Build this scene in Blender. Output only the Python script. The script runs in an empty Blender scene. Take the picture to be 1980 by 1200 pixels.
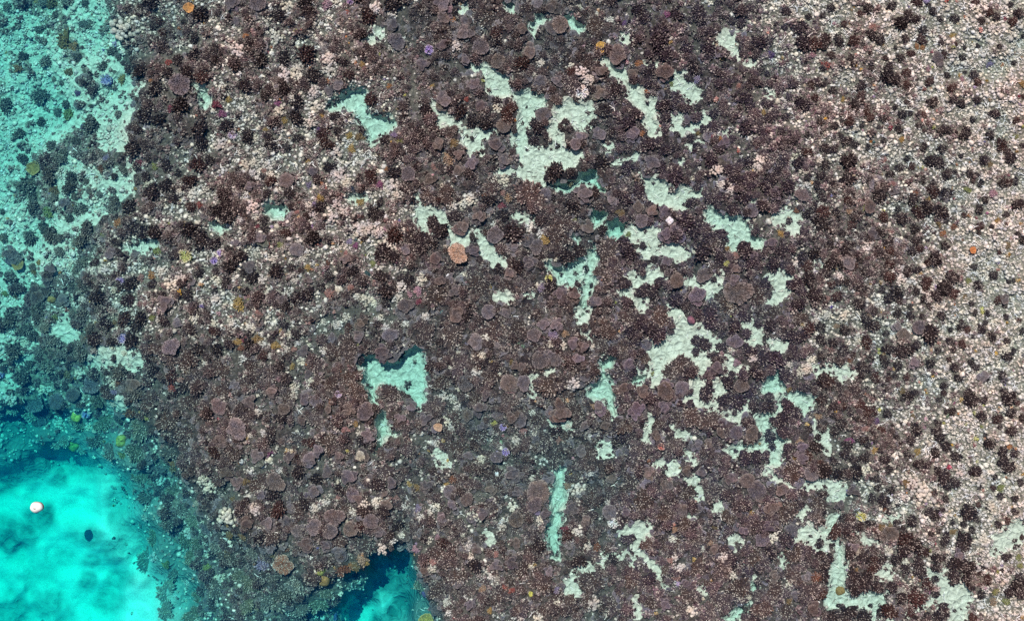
# Coral reef seen straight down from the air: reef flat, sand pools and a turquoise slope.
import bpy, math, random
import numpy as np
from mathutils import Vector, Matrix

random.seed(7)
RNG = np.random.default_rng(11)
SC = bpy.context.scene
COL = SC.collection

# ------------------------------------------------------------------ camera, sky, sun, exposure
CAM_H = 60.0                      # metres above the water
PXM = 30.0                        # photograph pixels per metre at the water surface
cam_d = bpy.data.cameras.new('camera')
cam = bpy.data.objects.new('camera', cam_d)
COL.objects.link(cam)
cam.location = (0, 0, CAM_H)
cam.rotation_euler = (0, 0, 0)
cam_d.sensor_width = 36.0
cam_d.lens = 36.0 * CAM_H / (1980.0 / PXM)
cam_d.clip_start = 0.5
cam_d.clip_end = 1000.0
SC.camera = cam

SUN_DIR = Vector((-0.16, 0.50, 0.85)).normalized()
sun_el = math.asin(SUN_DIR.z)
sun_az = math.atan2(SUN_DIR.x, SUN_DIR.y)
world = bpy.data.worlds.new('World')
SC.world = world
world.use_nodes = True
wn = world.node_tree
bg = wn.nodes['Background']
sky = wn.nodes.new('ShaderNodeTexSky')
sky.sky_type = 'NISHITA'
sky.sun_disc = False
sky.sun_elevation = sun_el
sky.sun_rotation = sun_az
wn.links.new(sky.outputs['Color'], bg.inputs['Color'])
bg.inputs['Strength'].default_value = 0.05
sun_d = bpy.data.lights.new('sun', 'SUN')
sun_d.energy = 4.9
sun_d.angle = math.radians(0.5)
sun_d.color = (1.0, 0.935, 0.875)
sun = bpy.data.objects.new('sun', sun_d)
COL.objects.link(sun)
sun.rotation_euler = (-SUN_DIR).to_track_quat('-Z', 'Y').to_euler()
SC.view_settings.view_transform = 'Standard'
SC.view_settings.look = 'None'
SC.view_settings.gamma = 1.0
SC.view_settings.exposure = 0.16
SC.cycles.max_bounces = 5
SC.cycles.diffuse_bounces = 2
SC.cycles.glossy_bounces = 1
SC.cycles.transparent_max_bounces = 8
SC.cycles.volume_bounces = 0
SC.cycles.use_denoising = False

# ------------------------------------------------------------------ survey of the reef (tiles of the aerial photograph)
# T plate corals, D dark bushy corals, K thickets, P pale finger corals, C coloured corals, S sand pools
SURVEY = '''
tile 0 0
D 300,235,35 60,60,45 600,445,40 795,515,42 360,480,55 180,440,50 420,615,25 480,640,30 715,740,22 50,820,60 520,805,45 450,870,40 710,970,75 150,1035,50 320,945,45 590,1090,40 400,1130,50 500,1180,40 920,890,45 700,820,22 760,790,20 1030,1150,70 1010,405,25 880,400,50 920,440,40 1160,20,70 430,120,40 330,25,40 500,10,30 660,30,35 1230,170,45 1260,260,50 1190,200,40 1510,300,55 1420,170,30 1560,120,70 1100,550,65 1200,690,60 1130,900,70 1240,930,60 1400,820,70 1550,1000,80 1560,1120,70 1060,1000,45 1380,470,50 1300,560,50 1450,560,60 1560,600,60 1500,430,60
K 320,740,90 650,190,60
T 1400,660,90
P 950,240,110
C 1467,68,42,orange,p 1305,485,32,red,b 1175,625,25,orange,b 945,610,45,gold,b 825,620,65,blue,s 500,320,80,ochre,b 570,360,40,orange,b 140,530,35,orange,b 540,560,40,ochre,b 540,890,62,lime,b 1320,840,32,crimson,b 600,720,30,purple,b 410,30,55,ochre,b 290,10,30,gold,b 640,985,25,purple,b
tile 400 0
D 780,430,80 600,460,60 330,320,50 300,670,60 600,690,60 780,690,55 700,790,60 690,910,70 900,1030,60 710,1070,50 1010,1010,40 990,900,40 1195,1005,35 930,1110,60 500,1120,50 620,1140,40 1060,480,50 1100,580,50 320,1060,60 480,1070,50 160,980,60 60,380,45 60,460,50 450,740,50 420,470,60 830,590,70 760,30,60 780,90,60 560,120,60 1250,130,70 1440,30,80 1380,1080,50 1270,770,55 1040,370,26
T 230,170,50 1470,330,70 1320,310,50 1440,200,60 400,30,70 950,700,60 1020,660,55 200,30,70
P 540,300,60 630,60,60 250,390,70 600,590,70 690,590,60 950,460,60 950,550,60 700,530,50 850,820,60 800,950,60 560,860,50 820,720,60 650,750,40 380,1080,40 110,1120,60 1430,110,50 1300,70,60 1000,1180,60 470,140,40 900,350,30
C 930,630,30,orange,b 170,770,30,gold,b 75,810,40,crimson,b 120,880,40,magenta,b 1110,15,40,purple,s 930,40,50,pink,b 1090,100,25,red,b 300,280,28,orange,b 200,1050,45,lilac,s 600,930,30,gold,b 460,1000,25,gold,b 1100,1050,35,gold,b 1180,1060,40,ochre,b 1120,1155,40,gold,b 1410,670,30,orange,b 1200,500,30,gold,b 890,890,25,gold,b 870,1010,30,purple,b 545,800,30,magenta,b 1375,1085,13,white,m 1450,1045,30,lilac,b 1480,1090,35,lime,b 1150,490,22,orange,b 800,530,20,orange,b
S 1030,740 1130,690 1215,700 1240,820 1290,890 1400,900 1480,950 1420,1020 1330,1060 1300,1110 1250,1110 1230,1000 1160,950 1150,890 1060,840 960,850 930,830
S -100,660 0,700 40,760 0,840 -40,850 -60,760
S 1230,280 1300,210 1350,230 1330,300 1260,350
tile 800 0
S 455,480 560,510 620,570 700,570 745,600 760,680 800,710 890,700 960,735 1015,760 1015,830 960,850 900,920 880,1000 890,1100 860,1150 870,1240 830,1240 770,1110 770,1040 810,1030 815,870 800,780 760,750 680,750 600,760 570,680 570,600 520,560 460,540
S 1100,820 1200,760 1290,790 1370,810 1390,880 1360,960 1340,1010 1260,1010 1250,960 1180,910 1130,950 1110,1010 1150,1060 1160,1110 1200,1170 1240,1240 960,1240 990,1150 1060,1140 1080,1080 1040,1040 1010,990 1060,960 1090,900
S 365,0 430,0 440,80 370,110
S 700,30 770,0 800,100 740,100
S 890,190 960,120 1040,140 960,200 930,265 885,240
S 1140,150 1210,115 1260,170 1310,200 1300,245 1200,210
S 1410,440 1480,430 1520,510 1600,560 1600,620 1540,590 1480,500 1410,470
S 360,1000 420,1020 430,1080 480,1020 640,1000 600,1050 530,1090 530,1200 440,1200 360,1080
S 150,780 190,860 300,920 350,980 230,960 190,1010 140,860
S 1475,1110 1530,1140 1510,1170
T 400,180,75 400,250,85 470,655,75 515,830,65 1075,220,60 1130,200,90 650,480,60 890,410,95 1115,630,60 400,470,60 520,370,70 70,500,70 840,230,60 700,970,65 1000,890,75 640,1120,95 1300,1070,75 1430,1040,70 1450,550,60 1440,720,65 230,40,95 230,140,50 960,40,60 1080,60,80 1570,430,75 230,770,80 220,350,60 980,650,60 1250,1120,60 190,1120,60
D 930,1090,55 1175,940,35 1140,985,35 1205,1000,35 1110,1130,25 960,980,70 1020,1050,35 1020,1120,30 640,260,60 640,310,60 840,490,70 100,860,60 450,940,60 360,860,60 560,950,60 720,890,70 650,800,50 760,830,40 450,1070,25 1395,950,40 1530,1020,45 1560,700,60 1480,860,60 1230,550,50
K 590,130,110 1400,210,80 1240,640,110 1100,770,60 280,1020,70
P 1300,560,55 1220,520,40 650,840,50 980,490,35 930,570,25 960,590,20 330,360,40 1420,110,30 1530,170,40 1290,60,30 1350,620,50
C 1300,720,70,white,s 120,390,50,violet,s 1445,372,42,gold,p 300,155,30,orange,b 410,765,28,red,b 140,670,25,gold,b 310,1110,40,ochre,b 1310,360,20,pink,b 825,365,20,lime,b
tile 1200 0
S 740,290 800,250 880,270 900,360 940,380 900,440 850,400 800,380 740,350
S 400,560 480,550 520,640 600,690 640,720 600,760 560,830 510,800 490,740 400,700 370,640
S 640,860 680,900 660,950 580,1000 500,1030 420,1020 400,960 420,880 470,890 480,960 550,970 610,900
S -20,540 40,560 40,640 130,660 160,720 190,790 280,770 290,860 260,920 310,960 290,1040 230,1040 190,960 190,870 120,830 60,780 50,680 -20,600
S 190,490 300,490 260,510
S 1120,680 1180,700 1200,760 1140,740
S 0,250 60,280 70,320 10,330
S 760,1020 840,1010 820,1050
S 520,1130 600,1100 620,1120 550,1150
S 980,500 1030,480 1020,530
D 140,90,60 180,150,60 430,120,60 600,100,70 620,160,60 540,150,40 690,250,50 750,30,35 870,60,35 860,170,40 930,180,50 1000,65,45 300,270,80 290,330,80 220,420,50 350,420,60 500,370,70 680,380,60 680,440,50 810,510,45 560,520,60 620,550,40 530,600,40 520,490,30 220,560,60 210,640,55 740,580,25 660,620,35 840,640,40 760,650,50 650,730,35 960,550,25 895,530,15 930,360,30 1050,410,45 1070,330,60 1030,440,35 1150,330,40 1070,550,35 1130,575,35 1195,535,18 1200,190,25 1195,240,20 1265,215,32 1280,90,40 1065,240,18 1390,220,60 1340,280,20 1450,130,35 1560,120,30 1420,340,70 1500,340,60 1570,360,40 1475,660,35 1330,650,50 1575,650,30 1570,520,40 1110,710,20 1300,750,35 960,760,60 1000,830,50 1130,810,45 1180,790,20 1400,800,60 1430,830,40 1500,760,40 1150,910,50 1190,890,40 1270,910,45 1540,945,35 970,990,65 720,880,50 720,980,55 640,1000,40 600,830,35 400,820,60 330,820,60 430,770,60 110,870,50 60,950,70 340,1000,40 350,900,50 435,1040,32 540,1070,40 220,1110,60 300,1090,40 860,1080,40 1000,1130,30 1090,1020,50 1240,1020,45 1310,1040,40 1180,1075,18 600,1130,45 1440,1040,30 1440,1180,50 1570,1140,35 760,1150,50 350,1160,60 430,1150,50 50,1150,50
T 800,420,50 90,570,60 340,560,75 520,920,60 90,1040,70 800,1100,70
C 365,115,35,magenta,b 25,185,25,purple,b 1160,425,35,purple,b 785,450,28,gold,b 140,490,35,orange,b 385,330,20,gold,b 940,130,28,red,b 1585,505,35,red,b 590,615,35,lilac,b 390,650,25,lime,b 160,1030,30,orange,b 780,1085,35,orange,b 910,670,28,salmon,b 1480,430,30,pink,b 1403,163,22,cream,m 1105,870,25,gold,b 905,985,22,pink,b 910,1165,22,red,b 600,1035,25,ochre,b 460,740,15,crimson,b
tile 1580 0
D 110,60,40 390,70,50 330,110,35 570,50,45 590,160,25 700,110,40 750,150,45 650,180,60 900,90,35 950,150,30 1060,150,45 820,240,40 800,310,50 680,300,38 60,310,55 165,320,50 280,320,50 420,270,50 480,310,50 350,340,25 605,370,22 110,430,35 255,450,35 415,530,30 645,450,40 530,450,30 720,420,40 980,430,35 1120,450,35 550,520,45 540,600,65 610,620,45 690,570,40 690,660,40 770,615,18 868,632,42 1000,590,35 1040,680,40 1210,590,50 1240,640,40 1140,560,20 60,645,30 120,700,38 330,670,50 335,740,40 290,810,50 380,860,40 410,910,38 515,915,38 720,880,25 600,830,30 650,890,45 630,1000,40 785,970,32 825,1010,25 475,985,28 345,970,25 130,975,40 25,950,30 250,940,40 190,930,22 195,870,20 820,890,30 890,790,50 1050,770,40 1110,800,45 1230,770,35 690,790,25 960,1010,50 1010,1010,40 1140,1030,55 1190,930,35 1410,360,30 1330,1050,50 1420,1130,60 1460,1170,40 1370,880,45 1510,170,40 1380,130,40 1330,100,35 1550,110,50 1270,165,35 1490,40,30 1220,20,35 1525,490,25 1540,930,35 1590,750,25 180,1050,30 220,1090,50 280,1115,40 60,1150,50 130,1150,40 390,1140,30 510,1090,30 820,1140,40 960,1150,45 1590,280,25 960,330,25 1070,340,22 1140,370,20 1240,360,25 770,20,50 860,40,30 210,190,35 1590,1130,30
T 410,480,42 930,460,55 415,1030,45
C 1045,280,28,gold,b 770,362,28,orange,b 815,372,28,orange,b 75,510,38,red,b 430,215,35,salmon,b 200,770,25,gold,b 655,1078,30,gold,b 900,985,20,lime,b 890,400,22,crimson,b 860,535,25,pink,b 1120,615,25,pink,b 1430,505,20,orange,b 1580,645,30,gold,b 1450,150,20,crimson,b 845,10,25,lilac,m 1540,1060,25,lime,b 1050,365,20,lime,b 1330,500,30,lilac,b
P 1240,80,40 1340,220,50
tile 0 300
D 180,30,50 310,50,40 460,30,55 380,160,70 220,240,80 260,330,60 265,400,60 560,190,60 540,250,60 670,205,30 410,330,40 580,320,40 630,420,60 540,490,42 690,270,30 770,300,35 30,640,50 340,560,55 400,620,70 460,640,45 460,745,48 680,580,70 640,660,60 600,680,50 770,735,25 640,830,60 740,830,45 590,880,40 25,440,28 240,650,60 210,620,40 650,1010,60 760,1100,65 930,1000,50 1020,990,60 900,380,70 1010,400,65 870,410,50 1040,560,70 1110,590,60 1200,590,60 1290,80,60 1180,290,70 1340,330,50 1470,200,60 1540,80,70 1470,580,70 1560,640,70 1480,400,50 1330,690,25 1335,780,35 1540,910,45 1400,920,25 1180,1000,50 1250,1080,40 1450,1080,50 1550,690,55 1130,170,50 1060,90,45 960,120,45 1380,140,40 1290,240,60 260,860,40 300,1180,60 1000,1120,60 880,670,40 920,680,30 560,1020,40
T 510,365,55 110,770,90 310,1060,115 860,755,60 1290,1140,75 400,880,60 380,960,70 500,1120,70 1050,770,70
P 650,1120,45 880,1040,35 1330,1000,60 1400,950,50 1580,1050,25 720,890,40 820,890,50 1250,900,60 1150,230,40 1400,280,40 1500,290,50
C 270,105,58,ochre,p 780,100,40,rust,b 150,845,48,ochre,p 265,895,35,ochre,b 370,440,52,lime,b 915,520,42,orange,b 1180,930,40,orange,b 1090,950,35,salmon,b 935,970,40,violet,s 1440,780,70,lime,s 1325,350,32,salmon,b 1545,385,30,red,b 1070,60,40,crimson,b 1470,100,25,salmon,b 400,1115,32,ochre,m 120,1065,35,ochre,b 1085,1150,30,salmon,b 930,1030,25,orange,b 1200,90,30,lime,b 420,270,40,ochre,b 820,20,30,lilac,b 1220,740,40,lime,b 1430,530,25,gold,b 300,830,25,gold,b 800,620,30,lime,b 40,1070,30,lime,b
S 950,720 1030,680 1100,640 1200,670 1190,730 1130,760 1010,760
tile 400 300
D 30,40,50 210,195,25 490,200,50 430,170,30 1300,450,60 1345,460,40 940,655,38 770,470,40 770,550,35 440,500,40 860,190,50 960,100,60 880,400,60 160,390,60 90,430,60 160,480,60 240,110,30 320,180,35 630,180,60 1180,180,40 1270,170,60 1450,620,70 1360,750,70 1430,780,60 540,900,60 650,870,40 820,640,60 1210,630,40 1130,900,60 1030,880,35 730,890,35 150,980,50 280,910,40 360,940,60 430,1010,25 1350,940,60 1390,1050,70 1380,1140,50 1560,960,50 1500,950,40 880,1010,50 700,1100,60 780,1070,60 610,1160,60 300,1050,50 60,1060,40 640,300,50 460,300,40 1450,140,60 1340,360,40 1570,650,50 950,940,50 1200,480,25 450,570,35 250,780,60 170,730,40 60,680,60 180,860,60 620,600,50
T 405,635,70 340,240,50 700,730,55 780,960,50 1090,580,45 590,1110,50 240,310,35 620,200,60 820,130,55 1080,800,50 1420,560,50 1540,1160,60 230,680,50 330,860,60 1540,730,50 1560,150,60
P 1100,940,45 300,80,50 350,140,40 370,60,40 480,80,50 500,160,40 1030,160,60 1080,210,50 980,140,40 1180,560,60 1260,570,60 1330,600,50 1420,680,50 1200,600,50 1500,1010,55 1480,1090,50 1240,1110,60 1160,1080,50 1290,1140,50 470,1050,40 270,490,35 80,970,50 70,1120,60 740,790,40 600,720,30 1000,380,50 970,480,50 1060,430,50 1440,240,60 1480,310,50 1390,270,40 890,590,35 380,760,35 680,970,35 430,960,40 510,800,40 1570,640,40 100,480,40 360,400,60 380,470,40 780,390,40 830,460,40 170,1040,25
C 110,755,40,violet,s 60,815,42,violet,s 345,590,25,violet,b 1335,230,35,magenta,b 1390,110,30,orange,b 1465,130,20,orange,b 785,45,25,gold,b 320,170,25,crimson,b 440,120,25,salmon,b 470,690,30,red,b 650,190,30,salmon,b 890,220,22,orange,b 920,250,20,red,b 880,335,40,gold,b 1190,370,40,gold,b 950,1065,45,salmon,b 1020,1030,32,cream,m 1115,1020,30,salmon,b 1300,985,30,salmon,b 590,720,40,cream,b 570,690,30,lime,b 780,870,30,gold,b 250,1150,60,gold,b 1100,670,30,lilac,b 1150,700,30,magenta,b 1080,770,30,salmon,b 255,1025,22,gold,b 260,70,25,salmon,b 390,550,25,crimson,b 700,440,25,salmon,b 830,380,25,lilac,b 1240,915,25,teal,b 1130,260,25,navy,b 880,690,25,salmon,b 790,230,30,lilac,b 320,1090,25,salmon,b 1570,1070,30,pink,b 1380,570,25,pink,b 70,1000,35,salmon,b 940,830,25,rust,b 850,850,20,gold,b 1490,510,20,violet,b 1285,840,30,lime,b 540,550,20,cream,m
S 470,380 590,370 640,430 600,490 520,480 450,440
S 40,530 120,520 150,570 90,600
S 1090,310 1220,300 1230,350 1150,370 1090,340
tile 800 300
S 840,-40 850,60 810,100 700,100 640,130 730,150 830,150 860,180 1010,220 1020,100 1080,50 1160,90 1220,80 1260,30 1300,0 1290,-60
S 1050,240 1150,210 1250,200 1290,150 1400,105 1430,190 1490,290 1420,280 1390,240 1300,230 1240,250 1200,290 1100,260
S 10,460 60,420 150,400 240,440 270,540 310,610 410,620 430,660 390,690 300,690 270,650 280,610 190,510 120,480 100,540 130,630 60,620 20,540
S 490,600 560,620 590,690 640,750 710,800 690,870 640,850 600,860 540,800 520,720 490,680
S 1370,460 1400,410 1460,410 1480,470 1450,520 1400,540
S 1340,680 1400,680 1420,780 1400,900 1410,960 1370,1060 1340,1120 1340,1200 1340,1280 1290,1240 1300,1120 1290,1020 1310,900 1330,800 1360,730
S 980,790 1080,850 1160,880 1250,810 1340,800 1310,950 1250,1000 1200,1030 1150,990 1100,920 1040,870
S 650,1070 720,1050 770,1110 740,1140 690,1150 640,1110
S 1500,520 1570,500 1640,540 1640,640 1500,640 1490,570
S 770,440 830,440 870,480 940,470 930,510 800,500
S 1230,620 1270,640 1280,690 1240,680
S 0,300 60,310 50,360 0,340
S 830,1040 920,1030 900,1090 840,1080
T 450,60,75 690,40,65 790,20,60 500,465,78 380,540,70 170,810,85 460,740,70 630,620,70 880,660,60 1310,300,85 1535,330,90 1340,570,80 770,155,40 350,0,50 740,910,65 280,960,55 950,710,60 770,720,50 320,1050,60 210,970,50 1240,1080,70 1130,1060,60 1400,1130,70 130,180,60 350,120,60 900,830,70 1010,310,60
D 150,520,55 210,590,70 1090,130,75 1050,170,50 1210,130,50 760,600,90 455,635,38 245,735,28 560,600,35 1330,880,30 1460,580,50 1450,60,80 690,470,60 1060,330,45 1230,390,70 1400,290,50 580,350,60 650,880,50 800,860,60 1050,1010,60 200,340,50 320,470,50 1180,780,70 1120,740,50 1280,740,60 40,640,60 60,720,60 130,680,60 1380,1010,25 1270,1000,30
K 900,300,130 1150,520,100 1250,340,80 1500,740,100 250,300,80 100,300,80 700,1000,80 460,900,90 1440,900,70 180,1080,100 850,1000,90 1100,620,90 1330,700,70 80,900,80 520,1010,90 1540,880,90 600,250,80
P 440,340,60 380,380,50 300,390,50 640,150,35 900,560,50 980,600,50 1010,800,35 390,920,35 180,1060,40 60,960,50 620,540,35 700,200,50 620,210,40 960,1010,40 1180,790,40 230,240,35
C 340,760,80,apricot,t 1010,660,45,gold,b 1045,955,42,lemon,s 990,1020,40,lilac,b 1240,510,30,lime,b 680,390,35,crimson,b 550,310,30,rust,b 155,95,35,salmon,b 740,330,45,apricot,b 660,260,20,gold,b 270,40,55,apricot,b 1215,205,40,ochre,b 250,705,22,cream,b 870,640,45,apricot,b 30,1050,40,pink,b 40,1130,35,crimson,b 690,290,30,salmon,b 265,930,18,white,m 1580,440,25,ochre,b 1170,550,30,rust,b
tile 1200 300
S -60,60 30,70 100,40 150,0 140,-30 120,-20 60,50
S 160,150 230,180 310,180 370,230 420,270 500,230 540,280 620,270 640,310 520,350 500,400 430,410 360,390 230,370 190,330 190,250
S 650,430 700,400 780,450 880,490 960,490 1010,550 1010,600 1100,660 1100,720 1010,700 930,700 890,760 830,710 800,620 760,560 690,540 650,500
S 0,590 60,540 140,570 200,550 290,540 290,650 320,700 510,710 520,790 430,800 400,770 300,770 200,790 150,760 160,670 70,640 0,640
S 490,960 560,930 600,990 640,1010 700,960 780,900 810,940 750,1020 700,1090 650,1080 620,1040 520,1010
S 50,920 130,900 170,930 230,870 280,900 340,940 280,950 260,1000 180,1010 150,1030 100,1050 90,1110 0,1110 0,1050 80,1010
S 1200,460 1290,420 1330,440 1400,520 1390,590 1330,610 1280,560 1200,520
S 1120,960 1180,930 1220,880 1290,920 1310,990 1290,1090 1240,1110 1180,1160 1130,1140 1180,1050
S 430,40 470,30 460,70
S 110,1110 200,1110 190,1200 150,1200
S 1000,350 1050,340 1040,390
S 1510,820 1560,800 1560,850
D 170,700,40 170,905,35 300,975,42 540,370,50 770,620,60 680,640,60 1040,590,45 960,730,65 680,330,45 420,170,80 320,100,60 50,100,60 140,270,60 40,340,60 1300,510,35 1280,610,30 1180,840,60 1240,740,60 1290,830,50 1440,180,30 1520,230,45 1000,60,60 700,40,60 930,60,40 830,110,50 900,190,60 990,230,50 950,330,60 750,330,50 1120,250,60 1290,240,60 1370,60,60 1240,60,50 1160,180,60 1220,110,50 590,250,40 420,620,60 500,520,80 570,600,60 640,740,90 760,790,60 1010,830,60 920,870,50 1050,790,50 1400,800,60 1440,860,50 1350,1000,60 1450,960,60 1500,760,60 1370,1150,60 1500,1080,60 1550,920,40 1250,860,25 1420,590,40 1500,650,40 1560,330,50 1500,400,50 1450,450,50 1540,500,60 1400,1060,50 870,420,60 1110,1000,60 1200,300,60 30,1000,45 170,1050,50 250,1060,50 430,1120,60 720,960,30 260,800,35 170,850,40 20,700,80 60,760,70 720,1170,50 1480,1000,40 750,390,40
T 240,60,100 130,400,70 240,430,60 340,440,80 160,510,65 350,820,72 350,610,90 450,470,40 1010,430,70 1190,300,60 1400,310,55 590,1080,80 430,970,60 640,930,60 860,970,80 900,1060,110 440,590,80 30,280,45 120,170,45 60,210,30 880,880,50 1020,770,60 1160,680,70
K 850,1150,110 1050,1080,90 700,690,80 780,1100,90
P 740,110,55 1080,40,60 1420,120,40 570,180,30 1440,230,40 470,510,25 1530,390,35 1350,830,50 1060,100,50 1330,40,50 850,260,50 780,230,50 580,740,35 870,450,30
C 380,505,32,white,m 1245,610,38,gold,b 820,838,26,lemon,b 890,780,38,salmon,b 820,725,28,ochre,b 1300,490,22,rust,b 460,640,28,crimson,b 60,615,28,lime,b 545,870,25,salmon,b 10,450,30,ochre,b 850,1150,50,apricot,b 900,930,25,ochre,b 1020,130,20,gold,b 1360,430,25,rust,b 830,190,25,salmon,b 1150,425,18,salmon,m
tile 1580 300
D 60,80,50 30,160,50 240,50,70 880,50,60 940,60,50 630,100,40 730,90,35 400,200,35 480,310,60 240,350,38 265,540,45 190,600,42 335,565,25 480,600,50 650,490,50 750,570,50 780,450,60 840,410,60 950,440,60 990,510,25 890,280,55 990,300,60 890,230,40 820,190,30 1000,150,50 1060,130,30 1180,145,40 1205,200,28 1260,220,35 1240,150,20 1290,40,50 1470,210,50 1430,220,40 1530,200,35 1490,20,50 1250,420,45 1135,465,25 1255,550,40 1350,550,25 1250,605,20 1460,460,30 1550,380,50 1550,610,25 1590,650,45 1410,750,25 1210,865,30 1360,930,45 1240,1010,45 1480,980,25 1520,970,20 990,700,45 910,800,60 860,830,40 850,660,20 820,600,15 905,605,20 690,630,25 760,660,45 790,720,40 730,740,50 560,740,45 450,760,30 560,840,50 240,690,50 280,690,35 100,690,40 210,740,60 110,830,60 60,910,55 280,850,40 330,810,35 380,800,20 350,910,40 220,980,40 450,970,28 560,940,55 700,900,45 770,890,40 840,990,55 760,1050,38 1030,930,50 1060,960,50 970,1040,60 920,1090,50 1040,1070,50 610,1070,60 550,1110,50 630,1120,40 830,1110,40 1000,1010,50 320,1020,50 150,1090,55 250,1090,30 320,1150,50 500,1040,35 720,1170,30 860,1160,30 1190,1150,30 1450,1170,25 40,450,60 50,540,60 150,450,40 510,480,50 600,480,30 540,680,50 740,340,50 860,380,40 620,420,40 1300,340,35 1400,1120,40 30,1100,40 230,190,60 560,150,40 690,30,35 1110,10,25 200,850,50 390,540,30 110,1000,40 20,280,40
T 430,610,60 980,320,60 400,400,50 240,830,55 1440,1110,50
P 650,870,35 640,950,50 690,1010,30 380,720,50 860,1120,30 920,1170,35 1000,230,40 740,240,40 1180,430,40 170,940,40 20,820,35 460,1150,40
C 1195,735,27,orange,p 755,300,30,rust,b 1055,555,30,rust,b 970,605,32,orange,b 945,530,30,ochre,b 1395,505,28,gold,b 1475,700,28,ochre,b 245,435,28,apricot,b 515,40,30,salmon,b 590,220,28,salmon,b 720,730,25,crimson,b 800,915,22,gold,b 1550,968,22,gold,b 1140,1095,25,ochre,b 1165,270,35,lime,b 375,405,35,lime,b 860,350,25,gold,b 1335,70,25,ochre,b 1480,155,20,crimson,b 510,435,18,lemon,b 1500,645,20,salmon,b 1165,970,30,lime,b 490,985,22,ochre,b 1270,1190,20,lemon,b 80,1105,25,salmon,b 815,95,15,lemon,b 1030,910,30,crimson,b 1012,555,10,white,m 1360,300,40,pink,b
tile 0 600
D 80,80,60 300,50,60 350,130,50 400,235,70 280,200,60 110,310,75 300,310,50 630,330,70 480,340,50 230,410,45 370,430,70 180,510,70 700,140,50 740,220,60 820,110,60 970,70,70 1100,60,60 1270,80,50 640,40,60 90,760,55 250,790,75 1160,360,50 760,700,60 1340,650,50 880,370,30 650,230,40 1480,150,50 1060,120,60 200,150,60 560,30,40 1020,230,60 930,480,60 1200,460,60 1430,580,60 1330,500,60 1060,650,60 860,240,40 1540,300,60
T 730,570,80 280,720,80 1050,570,85 450,700,70 1330,280,70 570,650,60 1380,100,50 330,850,70
K 1250,300,90 1450,380,90 1100,900,110 1300,850,100 1450,950,110 1150,700,80 1480,700,80 1500,480,80 620,870,80 800,870,80 1050,1080,90 750,1000,80 870,1100,80 620,1050,80 90,1020,80 270,960,90 480,1000,80 1350,1100,100 1520,1120,80
P 870,290,60 960,330,55 1000,420,55 800,390,45 1510,60,50 1490,190,35 1580,410,25 350,600,55 460,860,65 90,680,60 700,360,40 620,480,50 890,560,50 880,720,60 690,900,35 200,260,40
C 590,825,38,lemon,m 670,800,45,blue,s 800,95,30,lemon,b 890,92,25,ochre,b 1180,55,30,lime,b 950,220,50,blue,s 690,235,20,lilac,b 1330,600,40,red,b 1400,535,35,salmon,b 5,500,35,blue,s 1130,830,28,lemon,b 940,1005,45,lime,m 955,955,35,white,s 1020,790,60,rust,b 520,490,40,ochre,b 650,225,30,orange,b 590,510,25,gold,b 570,1040,50,lime,m 950,1120,35,lime,b 1270,1050,30,salmon,b 1340,1180,35,orange,b 920,550,35,rust,b 890,630,35,lilac,b 1280,825,28,cream,b 410,660,40,ochre,b 430,50,30,lime,b 1500,370,25,ochre,b
S 400,140 470,50 520,40 590,160 610,220 540,240 470,220 440,190 390,180
S 840,700 950,690 960,740 850,780
S 810,270 900,250 1040,290 1120,400 1060,460 980,460 900,420 700,430 690,390 760,330
tile 400 600
D 600,110,45 80,300,60 60,160,50 330,170,50 690,180,50 1100,140,45 180,260,50 330,270,60 440,350,50 1000,600,32 570,830,50 500,930,50 60,1090,60 800,1020,60 1220,1000,60 1290,170,35 500,230,40 1180,380,45 560,430,50 970,370,40 480,1000,50
T 840,45,48 1200,100,65 1180,200,60 970,210,60 1370,320,95 1420,190,60 750,310,60 505,620,65 100,740,65 240,910,85 220,580,50 790,490,55 890,490,35 760,680,60 850,700,50 1250,960,65 1000,930,35 1030,1130,55 800,1130,80 740,850,55 390,1120,70 1210,1110,55 940,760,50 600,760,50 1480,290,45 1100,770,60 450,1060,60 870,1080,60 340,700,60 110,1010,55 640,1130,50 1230,780,70 1500,830,50 1580,750,60
K 1420,650,110 1540,680,90 850,420,80 500,480,90 100,450,90 300,560,80 1080,280,90 990,330,80 120,620,80 700,1000,80 950,1020,90 1150,620,90 1100,520,80 300,820,80 620,680,80 850,850,80 1080,1030,60 1380,1100,80 1540,1060,70 350,420,80 950,580,80 200,1120,80
P 1010,110,45 340,130,50 200,110,50 60,100,40 1380,130,35 1340,60,35 740,390,45 800,550,40 680,600,45 670,660,40 910,310,45 640,190,35 620,300,35 790,270,25 440,940,30 330,960,30 410,250,35 290,360,40 490,350,25 1540,100,30 700,250,30 720,220,25 1180,950,35 900,90,35 1080,50,40 1240,190,20 280,600,25 390,790,40 60,270,35
C 670,300,28,salmon,b 780,420,22,orange,m 770,480,15,salmon,m 480,1090,35,magenta,b 780,95,25,salmon,b 1020,645,40,lilac,s 300,230,35,crimson,b 240,240,35,gold,b 390,225,45,ochre,b 1070,920,35,salmon,b 1150,870,30,gold,b 1090,1085,22,lemon,b 485,1155,25,cream,m 560,530,30,pink,b 185,655,25,salmon,b 985,10,22,salmon,b 310,985,18,gold,b 1190,1120,40,cream,t 530,270,40,gold,b 270,290,30,rust,b 60,330,30,ochre,b 660,430,30,gold,b 90,25,25,pink,b 400,20,30,salmon,b 840,180,14,white,b
S 1200,350 1280,350 1330,370 1480,390 1500,330 1600,290 1650,290 1700,420 1690,560 1690,700 1620,760 1600,710 1550,650 1500,600 1410,590 1380,550 1320,580 1290,620 1310,720 1270,700 1240,560 1210,450 1170,400
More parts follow.
